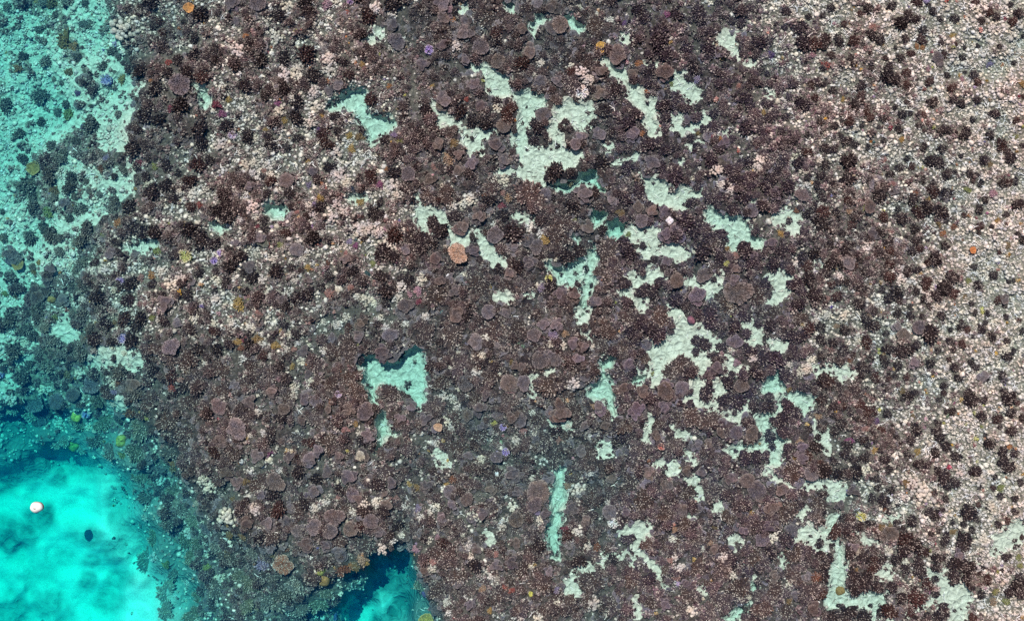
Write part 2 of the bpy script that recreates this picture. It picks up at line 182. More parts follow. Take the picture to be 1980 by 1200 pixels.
S 1340,800 1400,820 1400,930 1480,950 1360,980 1350,1060 1310,1090 1330,980 1320,920
tile 800 600
D 540,400,50 400,40,60 130,420,50 1100,940,60 1560,1020,50
T 1000,110,75 1110,110,60 980,380,85 1090,380,55 840,440,50 790,420,50 510,740,75 420,810,75 1130,770,100 1050,350,60 180,910,55 530,890,50 90,830,60 660,800,70 760,810,70 400,560,70 480,240,60 330,30,80 930,190,55 710,20,60 580,10,60 1270,370,60 1380,370,45 1500,470,50 1430,740,65 1560,600,50 640,1130,50 1290,1080,60 1320,890,60 940,960,60 560,650,60 740,300,35 820,840,60 420,1120,50 1050,780,60 1480,890,60 740,560,75 850,560,70 1570,720,40 1230,250,60 1310,280,50
K 1050,580,120 1180,670,80 620,150,120 300,180,110 700,230,90 500,350,80 100,160,80 350,420,90 1490,150,90 1430,240,80 800,120,80 200,560,90 300,860,80 1000,990,90 1180,960,70 500,960,90 150,740,70 1080,1130,90 330,1060,80 750,700,80 1350,1100,80 1480,800,80 1250,780,70 950,850,70 600,520,70 480,680,60
P 1240,560,60 1060,260,40 1150,270,45 1380,280,30 230,670,50 300,680,45 430,650,35 340,740,45 370,590,45 480,470,40 400,450,30 290,440,25 530,350,40 470,360,35 920,780,35 170,1030,45 260,860,40 790,1000,40 930,960,40 520,1150,40 900,1060,30 330,1080,40 560,210,40 1190,890,50 1100,870,40 350,330,25 240,200,35 1190,700,25 1080,700,15 840,680,15 90,50,40 660,490,20 280,910,35 150,1120,30 1360,970,25 280,370,25
C 630,875,32,lemon,b 690,900,40,violet,s 820,880,35,lemon,b 840,930,35,salmon,b 600,395,22,gold,b 760,400,30,ochre,b 710,1090,45,violet,s 650,1110,35,lilac,s 1080,200,50,lilac,b 1170,180,35,apricot,b 420,255,30,lilac,b 230,1005,25,gold,b 1120,995,35,salmon,b 690,965,20,crimson,b 190,900,35,apricot,p 1400,740,30,apricot,b 845,275,20,green,b 1190,695,20,apricot,m 340,600,25,cream,b 1110,930,30,crimson,b
S 1280,-20 1360,-20 1350,40 1340,100 1290,90 1300,40 1240,20
S 1310,160 1350,170 1400,210 1390,230 1340,210
S 1450,380 1540,360 1540,420 1480,470 1540,560 1540,650 1570,810 1530,830 1500,760 1480,690 1420,690 1350,660 1350,620 1390,560 1440,540 1430,470
S 1440,990 1480,990 1540,1050 1530,1090 1470,1130 1440,1130 1430,1050
S 900,520 940,520 920,600 910,670 895,660
S 150,1080 230,1080 280,1200 200,1200
S 1060,870 1150,880 1210,870 1220,920 1180,910 1100,900
S 1000,450 1070,450 1040,490
tile 1200 600
S 350,0 400,-30 470,30 520,90 560,120 620,120 680,170 750,230 740,290 700,310 640,330 660,380 600,410 560,420 520,350 440,350 380,390 330,430 310,550 250,570 220,530 260,430 210,360 200,270 210,240 300,240 350,190 420,170 440,110 410,50
S 620,340 680,350 670,430 650,510 620,580 610,680 640,730 740,720 760,780 800,760 850,790 920,780 1000,690 990,770 940,830 910,890 850,860 780,830 740,790 680,770 620,740 570,700 480,690 550,600 560,520 600,440
S 820,360 870,380 930,460 980,450 900,480 820,490 800,420
S 720,530 800,540 790,620 740,660 720,600
S 1100,570 1190,450 1240,480 1250,620 1170,640 1100,620
S 950,90 1000,70 1090,190 1080,270 1000,260 970,200 1000,170
S 1160,230 1240,210 1320,250 1290,300 1180,310
S 1050,820 1120,800 1170,810 1230,690 1260,640 1400,640 1500,680 1480,740 1420,830 1350,720 1270,680 1240,780 1180,820 1150,900 1220,960 1310,1010 1240,1060 1240,1200 1140,1200 1150,1080 1030,1080 950,1090 850,1110 820,1080 900,1020 1000,1030 1080,1030 1110,960 1060,910
S 210,820 270,830 230,900 210,880
S 390,890 480,930 550,970 500,1000 440,990
S 180,930 230,930 220,980 240,1000 180,990
S 480,1090 540,1080 530,1120 600,1140 560,1180 500,1130
S 1520,440 1560,390 1620,400 1680,420 1750,430 1820,460 1780,520 1720,560 1650,500 1510,490
S 1480,840 1530,870 1600,980 1600,1100 1550,1040 1490,900
S 70,540 180,520 150,570 90,570
S 270,1140 320,1160 350,1200 260,1200
S 120,440 180,460 160,490
D 385,165,32 580,230,45 640,260,60 580,320,40 705,350,35 700,100,70 690,40,80 530,630,35 810,760,22 820,810,18 880,790,25 890,1090,22 780,180,40 970,180,50 1330,290,45 1360,350,45 1150,970,55 1170,1050,40 540,720,35 780,280,50 1020,730,50 1130,740,60 1090,740,50 800,690,60 900,700,70 830,560,60 660,640,70 1150,660,40 1260,940,50 1410,600,45 1480,600,30 1560,550,60 1560,690,50 1560,900,35 880,130,60 1060,100,50 1160,120,60 1400,200,60 1330,200,60 1450,150,60 1550,230,50 1550,350,45 1200,380,80 1270,500,60 1100,370,70 1000,320,60 1050,480,70 950,500,50 1000,620,60 1290,740,60 1350,800,60 1250,840,60 1200,860,50 1450,920,40 1520,980,40 1290,1060,45 1500,1050,60 1440,1130,50 860,500,40 300,200,60 230,150,60 150,100,60 80,170,60 100,250,60 80,480,60 1120,1120,50 1050,1140,60 960,1140,60 20,980,50 950,40,50
T 740,455,72 170,620,75 340,620,70 470,600,60 20,600,70 340,740,65 350,560,80 120,770,85 680,1030,55 770,940,55 270,960,50 590,1040,70 1400,1050,60 1010,950,60 890,940,55 1390,1130,60 930,580,60 880,240,60 60,410,70
K 450,430,110 540,440,80 700,850,100 560,830,90 150,1080,90 300,860,80 180,370,70 60,40,80 300,60,90 400,480,70 450,840,70 870,600,60 1000,1000,60 1200,10,80 1380,70,80 40,900,70 400,1050,80 650,1130,70 30,300,80
P 1420,110,40 860,300,40 330,950,30 1470,380,50 1440,450,50 1020,370,40 1510,70,40 1390,480,40 1300,420,35 740,440,30 890,930,25 490,1110,30
C 545,75,30,mauve,m 245,487,25,lime,b 310,1050,38,red,s 1305,605,28,ochre,b 900,400,38,pink,b 395,490,28,rust,b 1390,1020,40,apricot,b 670,1030,35,ochre,b 1530,820,35,apricot,b 1440,880,22,gold,b 325,950,28,cream,b 1185,175,10,white,m 60,420,35,ochre,b 1410,100,25,gold,b 1500,235,15,cream,b 850,310,25,salmon,b 1350,1140,30,ochre,b 15,985,25,crimson,b 50,260,15,lilac,m
tile 1580 600
D 20,130,50 210,150,55 400,110,60 460,120,40 370,60,50 70,540,60 90,590,40 120,250,50 30,200,35 210,300,50 270,350,40 30,340,35 180,350,45 380,250,60 410,370,40 340,430,50 340,500,40 390,450,40 170,580,35 180,640,30 530,410,45 510,370,40 620,430,40 545,530,35 690,515,35 600,510,30 515,235,18 550,300,50 640,310,60 700,310,60 760,270,50 870,180,75 530,180,35 810,45,28 720,40,40 960,40,40 930,310,32 1030,240,40 1050,300,30 1120,260,38 1030,150,30 1120,130,45 1115,90,25 1160,150,30 1270,145,40 1300,95,28 1205,205,18 1310,20,30 1220,15,25 1460,50,30 1555,75,28 1460,240,35 1520,310,25 1580,160,30 1350,200,40 1470,350,50 870,410,45 1060,440,45 1020,380,30 1180,400,35 980,580,42 700,660,55 760,635,35 660,680,30 940,690,35 980,640,30 1040,780,40 1000,780,30 1090,520,40 1190,690,60 1160,640,40 1240,690,25 1290,690,30 1480,680,65 1440,630,40 1550,720,30 1390,840,50 1500,790,45 1410,900,25 1270,820,40 1220,440,40 1290,520,45 1430,500,40 1590,830,40 760,920,55 720,1000,45 610,980,35 930,870,40 920,930,50 950,980,45 990,1050,50 1070,1130,45 700,1120,35 910,1110,45 780,1180,50 850,1190,40 1300,960,25 1330,1030,55 1430,1090,50 1520,1100,40 1440,1170,50 500,920,35 350,1000,40 390,1040,35 330,730,50 380,790,50 430,780,40 320,670,25 380,600,25 130,740,50 200,730,40 120,810,25 250,780,40 190,880,45 130,930,45 30,910,40 60,860,30 230,1040,50 210,1110,50 280,1150,45 360,1140,40 390,1110,25 120,1160,40 520,1150,50 490,1080,35 20,1170,30 30,690,45 450,1010,25 300,840,30 540,800,45 650,870,20 620,20,40 1500,930,50 450,520,50
T 610,120,50 740,400,55 660,190,55 1270,510,60 780,130,55 1440,530,45 900,490,25 430,280,40
P 200,40,60 60,30,50 1450,290,50 310,230,35 220,520,50
C 255,1005,40,magenta,b 370,910,38,salmon,b 450,855,35,purple,b 660,625,38,ochre,b 445,1080,28,gold,b 740,825,30,ochre,b 850,930,32,cream,b 590,455,20,gold,b 775,1090,35,gold,b 980,870,18,lemon,b 840,840,22,pink,b 480,330,20,lemon,b 515,335,20,ochre,b 1110,690,25,gold,b 1225,990,25,lemon,b 1215,1040,20,crimson,b 1235,1165,20,lime,b 1220,790,25,lime,b 940,250,22,salmon,b 255,380,30,rust,b 150,120,28,apricot,b 1480,1050,28,orange,b 1530,1070,22,orange,b 165,710,20,crimson,b 480,770,20,lemon,b 1275,10,25,lemon,b 400,40,30,apricot,b 1500,760,25,apricot,b 410,420,20,pink,b 1270,900,20,lime,b 1150,880,20,lime,b
tile 0 900
K 30,90,50 530,700,60 670,790,60 660,910,65 100,710,30 75,840,30 250,1040,80 400,1040,60 100,1100,70 860,770,70 930,880,60 820,1030,80 600,480,70 900,330,60 960,620,60
K 140,450,100 60,560,70 480,110,55 830,60,70 760,640,80 1100,1030,90 1000,450,90 1150,720,110 1280,980,100 1350,820,60 1450,560,80 1200,560,70 1300,430,80 1150,260,80 1400,350,70 1500,430,70 1000,180,60 900,200,60 1100,80,70 1350,200,70 1530,620,70 1480,720,70 900,1130,70 1280,1130,80 1500,1150,80 1540,1020,60 1100,500,60
P 1240,110,55 1570,100,50 1470,525,50 1590,590,30 1450,900,35 1310,565,22 1130,400,40 1200,700,50
C 290,318,44,white,m 1345,20,40,ochre,b 1285,765,35,lime,b 1590,790,32,lime,b 1530,290,30,cream,b
tile 400 900 2.8275
D 360,160,50 210,200,35 500,30,40 600,70,40 860,245,40 730,130,40 930,100,45 1040,330,40 840,330,40 290,390,40 390,240,50 530,210,40 960,250,40 1000,380,35
T 380,85,55 220,305,45 968,150,35 675,355,45 590,140,55 800,155,40 720,460,50 780,50,60 790,340,45 700,275,55 900,300,45 440,300,45 340,310,50 300,160,45 110,30,45 170,90,45 950,360,40 1080,380,35 650,430,45 540,420,50 660,30,45 830,180,40 980,210,35 1010,90,40 510,350,45 590,330,45 350,440,45
K 500,250,60 280,100,60 60,130,60 80,60,60 700,400,60 500,650,80 600,740,70 350,740,70 240,650,60 420,700,60 220,760,50 500,780,60 250,480,50 650,680,50 1060,720,60 1100,640,50 350,610,40 180,600,50 120,500,50 60,430,50 60,660,60 870,430,60 960,30,60 1050,60,50 760,250,50 460,130,50 350,370,60 1100,320,40 320,240,40
P 125,275,60 265,235,38 15,110,45 590,230,35 725,100,32 860,215,35 930,200,35 800,250,25 650,200,30 960,450,35 1015,410,25 70,620,35 240,30,25 400,25,20 1060,375,25 1080,220,25
C 620,570,28,lime,m 640,620,32,ochre,m 850,515,34,apricot,b 820,545,32,ochre,b 740,570,42,rust,b 790,545,30,orange,b 420,535,55,rust,t 305,540,40,lilac,b 1035,180,28,salmon,b 720,170,20,salmon,b 985,470,30,pink,b 1120,455,25,pink,b 15,492,15,cream,m 10,555,25,lime,b 210,85,25,ochre,b 145,180,20,ochre,b 365,485,25,ochre,b 130,375,30,ochre,b 195,385,25,ochre,b 272,775,18,apricot,b 435,450,25,rust,b 110,480,30,ochre,b 870,530,18,gold,b 850,485,15,orange,b 600,575,16,cream,m 1110,100,20,gold,b 700,830,25,blue,b
tile 800 900 2.8275
D 900,520,45 680,440,45 160,420,40 330,540,50 1090,520,40 60,400,30 400,740,30 840,380,35
T 550,40,60 430,185,30 380,260,40 540,520,45 740,570,35 120,780,45 680,140,70 570,140,40 860,230,50 210,210,40 340,450,40 150,280,40 200,140,40 290,180,40 310,750,40 720,260,40 1080,60,45 940,300,40 560,290,45 660,210,45 420,120,50 1070,250,45 1000,500,35 820,290,35 450,540,40 560,420,45 720,80,40 60,570,40 320,290,40 70,110,45 240,640,40
K 960,630,75 600,560,60 240,600,60 130,680,60 560,330,55 950,740,60 1080,760,60 700,640,60 780,720,60 470,700,60 600,780,60 250,330,50 120,480,60 980,180,50 1080,150,40 460,60,50 250,80,50 880,60,40 650,380,50 520,640,50 400,640,40 650,480,40 850,740,50 300,680,50 200,500,60 300,100,40 40,650,50 470,430,40 1060,540,40 700,800,50 200,770,40
P 545,225,38 900,130,45 895,355,38 430,600,35 785,740,30 980,745,50 260,320,25 480,330,30 120,220,30 40,280,28 1065,200,20 80,410,25 950,440,30 690,295,25 185,745,30 330,280,40 650,70,25 580,830,40 680,830,35 190,800,25 640,540,25 100,560,30 90,250,25 310,500,25 270,370,20 960,40,25 300,440,30
C 215,75,28,rust,b 180,98,18,gold,b 670,250,26,lilac,b 830,345,22,crimson,b 845,105,28,apricot,b 500,655,24,red,b 540,678,22,red,b 455,610,25,cream,b 1000,445,30,rust,b 70,835,40,gold,p 415,790,18,gold,b 105,520,25,salmon,b 25,230,25,lilac,b 10,455,22,pink,b 1090,310,40,white,s 455,45,14,white,m 215,207,15,cream,m 130,390,20,pink,b 450,480,20,salmon,b 20,120,25,ochre,b 375,670,25,apricot,b 60,700,20,violet,b 780,680,22,lilac,b 650,540,20,gold,b 640,700,14,lemon,m
S 770,10 825,10 825,90 830,190 790,250 820,260 800,330 800,400 790,500 755,500 735,420 725,330 760,290 750,210 745,170 770,100
S 830,640 860,590 920,550 990,530 1030,500 1050,475 1131,475 1180,480 1180,500 1131,520 1060,510 1040,560 980,560 920,580 890,610 900,680 915,710 870,710 840,680
S 395,370 420,370 430,410 460,430 420,440 395,400
S -40,570 10,575 20,680 70,740 75,790 50,830 20,848 -40,848
tile 1200 900 2.8275
D 40,400,35 600,510,40 1085,425,28 150,620,45 820,470,45 900,400,50 700,570,35 1110,540,40
T 250,105,45 740,130,55 670,350,35 25,250,35 440,35,40 340,240,35 520,370,32 1040,40,45 880,130,35 155,30,50 930,350,45 760,180,40 800,330,40 840,600,40 1020,600,45 360,25,38 600,60,50 690,80,45 510,450,35 240,750,40 820,230,40 1050,770,50 960,700,45 770,400,40 360,640,35 850,30,35
K 360,150,60 510,140,50 130,200,70 60,90,70 250,260,50 350,330,50 150,430,50 420,560,60 560,560,60 640,670,70 370,700,60 480,640,50 120,640,50 160,740,50 60,620,50 330,780,50 480,800,50 560,740,60 760,700,60 850,680,60 950,600,60 1040,680,60 900,780,60 1070,200,60 1070,280,45 930,200,50 960,480,60 1020,530,50 720,480,60 600,280,50 480,390,50 20,540,50 250,560,45 200,650,40 940,30,60 640,440,50 780,780,60 700,780,50 720,330,40 300,430,45 100,520,40 230,430,40 40,500,40 880,270,60 850,530,40 400,400,50
P 140,165,28 330,560,40 295,500,22 390,790,40 595,580,28 620,60,30 835,390,32 530,740,30 1080,530,20 280,400,30 840,200,20 345,330,20 310,640,22 450,450,20 920,640,25 700,720,20 560,500,30 620,600,20 820,740,25
C 715,265,22,gold,b 515,335,18,ochre,b 1065,610,34,rust,b 195,805,16,gold,b 870,210,20,salmon,b 310,610,28,salmon,b 920,740,20,ochre,b 720,258,10,white,m 270,515,22,salmon,b 285,400,15,lilac,b 315,645,16,lilac,m 295,347,22,apricot,b 400,510,15,gold,b 490,420,22,apricot,b
S 230,0 250,20 270,55 305,40 315,5 290,-15 240,-10
S 372,70 400,60 430,90 452,120 440,180 430,195 415,160 400,110
S 505,210 540,185 565,180 555,220 555,260 520,260
S 10,345 60,325 80,310 110,320 160,300 175,330 160,370 120,390 95,450 130,480 180,520 230,570 220,600 240,670 210,660 180,570 120,500 90,490 85,560 50,550 70,460 80,400 60,375 0,365
S 600,390 640,390 655,420 650,460 620,440
S 800,0 830,20 870,60 920,90 970,110 1060,90 1131,80 1140,100 1100,110 990,130 930,115 880,80 840,75 820,50 790,30
S 970,340 1000,320 1050,320 1090,345 1131,360 1131,480 1070,470 1030,420 1000,400 950,410 940,390 970,380
S 865,510 890,485 920,510 910,540 885,545
S 665,570 680,545 720,580 730,615 700,605
S 65,770 95,725 105,750 110,820 85,820
S 560,840 620,800 660,770 700,740 700,770 660,810 640,848 600,848
S 970,240 1010,220 1025,240 980,270
S 710,650 745,650 740,690 720,680
S 420,665 480,650 480,690 440,690
S 360,270 390,260 400,280 375,290
tile 1580 900 2.8275
D 25,160,35 20,250,35 120,40,45 210,30,45 325,70,25 390,20,30 690,60,45 750,90,35 710,110,30 660,30,30 860,30,40 970,60,20 960,120,20 1050,10,35 1110,90,25 515,178,12 360,190,40 400,130,30 300,180,35 640,265,40 680,240,20 515,300,38 470,345,22 435,310,25 820,250,50 880,210,20 930,220,20 870,290,25 800,320,25 1080,250,25 1040,300,25 990,320,25 845,350,25 800,400,50 790,440,40 770,530,50 830,560,45 750,600,40 820,620,35 730,540,30 660,500,40 650,555,30 620,370,20 665,355,15 430,340,25 480,400,50 530,430,50 470,450,50 580,470,40 430,510,35 550,530,40 560,580,40 480,560,35 640,620,30 600,650,40 540,720,50 460,720,40 410,660,40 330,660,40 250,640,50 200,670,45 270,600,45 200,600,40 300,560,35 250,500,40 310,510,35 350,510,35 180,470,40 160,350,40 100,360,40 140,290,30 130,330,30 230,330,35 290,320,30 75,440,18 20,420,20 60,510,35 20,490,35 30,600,40 15,700,40 170,800,50 80,820,50 250,820,45 130,770,30 400,790,50 350,800,30 690,790,40 660,830,40 750,790,14 600,820,30 850,830,25 900,560,25 930,620,30 1030,500,30 1050,490,15 1090,650,50 1110,690,40 1050,690,30 1120,390,18 1100,600,25 1010,570,15 640,150,20 700,180,30 870,260,20 700,390,35 740,310,20 690,420,25 290,765,18 650,700,25 840,660,25 890,700,30 510,800,30 30,20,50 1000,170,25 1080,180,25 330,120,25 440,210,18 610,250,30 890,120,18
T 190,130,42 120,215,40 310,430,45 390,370,50 770,480,40 430,790,45 200,440,40 400,740,35
P 255,25,35 570,150,60 470,170,30 900,400,40 890,80,40 780,40,35 870,560,40 390,460,30 480,520,25 660,470,20 950,220,40 520,90,40
C 240,275,36,lemon,s 450,675,22,cream,b 480,685,20,cream,b 125,680,24,ochre,m 603,685,20,magenta,b 210,575,20,ochre,b 350,335,24,ochre,b 400,325,18,ochre,b 5,600,30,rust,b 1120,670,25,orange,b 1035,740,24,lime,b 918,667,14,pink,b 485,95,25,ochre,b 635,150,20,rust,b 1000,120,25,lime,b 985,580,15,lime,b 740,360,22,ochre,b 670,265,15,lilac,b 975,685,22,lime,b 215,470,25,cream,b 1100,500,20,lime,b 960,740,30,apricot,b 370,235,20,rust,b 1110,545,18,lime,b 600,130,16,apricot,b 540,690,18,apricot,b
S 40,110 100,95 145,100 145,150 130,185 100,175 60,170 70,130
S 70,290 120,260 130,280 100,310 80,400 120,410 150,470 165,560 150,650 170,700 220,710 270,680 310,690 370,700 370,740 350,790 330,830 300,830 290,780 230,780 180,760 100,780 50,750 40,710 70,680 70,540 95,520 100,450 70,410 60,380 -15,400 0,350 60,340
S 200,380 240,375 290,410 330,410 325,445 280,440 250,410
S 600,580 620,565 700,620 770,640 830,670 850,720 830,770 820,848 740,900 720,800 680,770 640,750 560,780 500,820 480,840 460,848 540,770 600,740 660,710 670,650 620,610
S 1060,305 1131,290 1200,290 1200,380 1131,400 1090,440 1040,450 1000,480 960,480 980,430 970,390 1020,350
S 330,570 380,545 400,580 410,610 360,620 330,600
S 360,290 420,270 470,285 400,310
S 860,540 900,530 920,560 880,580
S 390,848 450,825 480,848 450,880
S 700,560 690,600 670,590
'''
ITEMS, SAND = [], []
def read_survey():
    x0 = y0 = 0.0; s = 4.0
    for line in SURVEY.strip().splitlines():
        t = line.split()
        if t[0] == 'tile':
            x0, y0 = float(t[1]), float(t[2]); s = float(t[3]) if len(t) > 3 else 4.0
        elif t[0] == 'S':
            SAND.append([(x0 + float(a) / s, y0 + float(b) / s) for a, b in (e.split(',') for e in t[1:])])
        else:
            for e in t[1:]:
                p = e.split(',')
                ITEMS.append(dict(k=t[0], x=x0 + float(p[0]) / s, y=y0 + float(p[1]) / s, r=float(p[2]) / s,
                                  c=p[3] if len(p) > 3 else None, f=p[4] if len(p) > 4 else None))
read_survey()

# ------------------------------------------------------------------ maps over the surveyed area (2 photo pixels a cell, with a margin)
MX0, MY0, STEP = -140.0, -140.0, 2.0
NX, NY = int((1980 + 280) / STEP) + 1, int((1200 + 280) / STEP) + 1
GX, GY = np.meshgrid(MX0 + np.arange(NX) * STEP, MY0 + np.arange(NY) * STEP)

def noise(cell, seed):
    """smooth value noise over the map, about -1..1, features CELL photo pixels wide"""
    r = np.random.default_rng(seed)
    n, m = int(NY * STEP / cell) + 4, int(NX * STEP / cell) + 4
    g = r.uniform(-1, 1, (n, m))
    u, v = (GX - MX0) / cell, (GY - MY0) / cell
    i, j = v.astype(int), u.astype(int)
    fu, fv = u - j, v - i
    fu, fv = fu * fu * (3 - 2 * fu), fv * fv * (3 - 2 * fv)
    return (g[i, j] * (1 - fu) + g[i, j + 1] * fu) * (1 - fv) + (g[i + 1, j] * (1 - fu) + g[i + 1, j + 1] * fu) * fv

def poly_sd(poly, pad):
    """signed distance (inside positive) to a polygon, on the part of the map within PAD pixels of it"""
    P = np.array(poly)
    x0, x1 = P[:, 0].min() - pad, P[:, 0].max() + pad
    y0, y1 = P[:, 1].min() - pad, P[:, 1].max() + pad
    a0, a1 = max(0, int((y0 - MY0) / STEP)), min(NY, int((y1 - MY0) / STEP) + 2)
    b0, b1 = max(0, int((x0 - MX0) / STEP)), min(NX, int((x1 - MX0) / STEP) + 2)
    sl = (slice(a0, a1), slice(b0, b1))
    X, Y = GX[sl], GY[sl]
    d = np.full(X.shape, 1e9); inside = np.zeros(X.shape, bool)
    Q = np.roll(P, -1, 0)
    for (ax, ay), (bx, by) in zip(P, Q):
        ex, ey = bx - ax, by - ay
        L = ex * ex + ey * ey + 1e-9
        t = np.clip(((X - ax) * ex + (Y - ay) * ey) / L, 0, 1)
        d = np.minimum(d, np.hypot(X - ax - t * ex, Y - ay - t * ey))
        if ay != by:
            cond = ((ay > Y) != (by > Y)) & (X < ex * (Y - ay) / (by - ay) + ax)
            inside ^= cond
    return sl, np.where(inside, d, -d)

DEPTH = '''1980,0,0.186 1980,600,0.186 1980,1200,0.217 1600,100,0.211 1600,500,0.236 1600,900,0.26 1300,100,0.26 1300,600,0.279 1300,1100,0.31 1000,100,0.279 1000,600,0.279 1000,1100,0.279 700,50,0.279 700,400,0.26
700,800,0.279 700,1000,0.31 450,100,0.279 450,400,0.26 450,700,0.279 330,150,0.31 330,400,0.298 330,600,0.31 400,900,0.52 330,800,0.64 290,60,0.64 285,300,0.56 250,500,0.64 230,650,0.72
250,750,0.984 200,150,1.23 150,60,1.56 50,50,1.97 60,200,1.89 30,330,1.97 130,330,1.39 205,340,1.02 60,450,1.56 110,480,1.07 10,560,1.8 30,650,1.8 120,640,1.31 30,740,2.3
150,760,1.89 200,830,2.6 100,830,3.4 30,840,4.2 260,870,1.9 100,905,6 30,970,7 150,950,6.2 220,960,5 290,950,2.7 330,980,1.8 250,1050,4.6 330,1060,2.5 100,1100,6.8
200,1120,6.3 30,1180,7 150,1190,6.5 280,1150,4 340,1160,2.9 400,1190,2.2 400,1080,1.6 430,960,1 450,1060,1.1 470,1150,1.3 -100,100,2.8 -100,500,2.6 -100,900,6.5 -100,1250,7.5
690,1185,6 740,1130,4.6 770,1110,4.4 780,1170,4.6 640,1195,2.8 640,1140,1.5 560,1130,1.1 560,1092,0.72 735,1092,4.2 765,1084,4.2 860,1150,0.48 812,1180,1.5 600,1050,0.341 750,1052,0.31
500,1200,1.5 830,1090,0.31 690,1105,2.4 690,1240,6.5 800,1240,3 560,1240,2 560,1000,0.33 480,950,0.35 640,980,0.32 850,1000,0.3 900,1190,0.32 880,1100,0.3 700,900,0.3 560,850,0.3
430,800,0.35 400,700,0.35 480,1010,0.45 820,1060,0.3
619,1103,.45 605,1095,.45 690,1092,.5 660,1096,.5 700,1085,.5'''
def depth_map():
    pts = np.array([[float(v) for v in e.split(',')] for e in DEPTH.split()])
    st = 8
    X, Y = GX[::st, ::st], GY[::st, ::st]
    num = np.zeros(X.shape); den = np.zeros(X.shape)
    for x, y, d in pts:
        w = 1.0 / ((X - x) ** 2 + (Y - y) ** 2 + 150.0) ** 2.7
        num += w * d; den += w
    lo = num / den
    u, v = np.clip((GX - MX0) / (STEP * st), 0, lo.shape[1] - 1.001), np.clip((GY - MY0) / (STEP * st), 0, lo.shape[0] - 1.001)
    i, j = v.astype(int), u.astype(int); fu, fv = u - j, v - i
    return (lo[i, j] * (1 - fu) + lo[i, j + 1] * fu) * (1 - fv) + (lo[i + 1, j] * (1 - fu) + lo[i + 1, j + 1] * fu) * fv
BASE = depth_map()

# how pale the living cover is, 100 x 100 photo pixels a digit (0 dark .. 9 pale)
TONE = '''55444443222233455666
55334444322222344567
55334554322223445556
55344454322222334456
54444455322222333457
44545444222222233467
43434433222222234457
33332333222222223456
33223333333222223467
33223333333222223567
33222333333322223457
33222233333333222345'''.split()
tg = np.array([[int(c) for c in r] for r in TONE], float)
tg[:, 15:] += .7
tg = np.pad(tg, 3, mode='edge')
u, v = (GX - 50) / 100 + 3, (GY - 50) / 100 + 3
i, j = v.astype(int), u.astype(int); fu, fv = u - j, v - i
TONEMAP = ((tg[i, j] * (1 - fu) + tg[i, j + 1] * fu) * (1 - fv) + (tg[i + 1, j] * (1 - fu) + tg[i + 1, j + 1] * fu) * fv) / 10.0

N8, N20, N45, N120 = noise(8, 1), noise(20, 2), noise(45, 3), noise(120, 4)
LAGOON = [(-200, -200), (225, -200), (215, 0), (190, 60), (215, 100), (235, 130), (265, 170), (262, 230), (255, 270), (268, 330), (262, 375), (205, 385),
          (205, 430), (150, 470), (110, 520), (60, 560), (40, 620), (95, 640), (60, 700), (30, 760), (0, 780), (-200, 800)]
DEEP = [(-200, 855), (60, 885), (150, 868), (200, 885), (230, 930), (255, 990), (265, 1060), (300, 1110), (330, 1160), (350, 1300), (-200, 1300)]
BLUEHOLE = [(655, 1300), (668, 1185), (690, 1160), (712, 1135), (722, 1100), (745, 1085), (790, 1092), (802, 1125), (800, 1160), (812, 1300)]
# depth of the sand pools that read greener than the rest
POOLS = [(710, 220, 1.15), (755, 740, 1.6), (745, 840, 1.5), (1080, 980, 1.6), (1165, 750, 1.2), (1150, 418, 1.6), (1145, 500, 1.1), (1045, 40, .95), (1105, 45, 1.15),
         (1010, 200, .72), (1490, 740, 1.1), (530, 405, 1.2), (395, 190, 1.1), (275, 480, 1.2), (1400, 430, .85), (1440, 865, .85), (1310, 360, .66), (680, 385, .7),
         (120, 640, 1.9), (1430, 1195, 1.1), (1640, 1140, .72), (800, 1180, 2.6), (415, 440, 1.0)]
SD = np.full(GX.shape, -60.0)
ZS = np.zeros(GX.shape)
for poly in SAND:
    c = np.mean(np.array(poly), 0)
    near = min(POOLS, key=lambda p: math.hypot(p[0] - c[0], p[1] - c[1]))
    dpt = near[2] * .78 if math.hypot(near[0] - c[0], near[1] - c[1]) < 70 else (0.34 if c[0] > 1700 else 0.42 if c[0] > 1250 else 0.48)
    sl, d = poly_sd(poly, 60)
    better = d > SD[sl]
    SD[sl] = np.where(better, d, SD[sl]); ZS[sl] = np.where(better, dpt, ZS[sl])
SD = SD + 0.8 + 2.2 * N8 + 2.0 * N20
OPEN = np.full(GX.shape, -60.0); DEEPD = np.full(GX.shape, -140.0)          # open sandy bottom of the slope
for poly in (LAGOON, DEEP, BLUEHOLE):
    sl, d = poly_sd(poly, 140)
    if poly is not LAGOON:
        DEEPD[sl] = np.maximum(DEEPD[sl], d)
    d = d + (62 if poly is DEEP else 0)
    OPEN[sl] = np.maximum(OPEN[sl], d)
DEEPD = DEEPD + 10 * N45 + 5 * N20
OPEN = np.clip(OPEN, -70, np.where(BASE > 3.4, 40, np.where(DEEPD > -75, 18, 9))) + 13 * N20 + 18 * N45 + 6 * N8 + 8 * N120
def smooth(x, a, b):
    t = np.clip((x - a) / (b - a), 0, 1)
    return t * t * (3 - 2 * t)
wall = smooth(SD, -9, 9)
reef_z = -(BASE + 0.15 * N45 + 0.09 * N20 + 0.03 * N8 + 0.09 * N120 + 0.10 * N120 * smooth(BASE, 0.5, 1.5) + 0.55 * smooth(BASE, 1.6, 4) * (0.5 * N45 + 0.4 * N20 * 0.6))
sand_z = -np.maximum(ZS + 0.06 * N45, BASE + 0.08)
HEIGHT = reef_z * (1 - wall) + np.minimum(sand_z, reef_z) * wall
SANDY = np.maximum(smooth(SD + 3 * N8, -12, 2), smooth(OPEN, -8, 10))
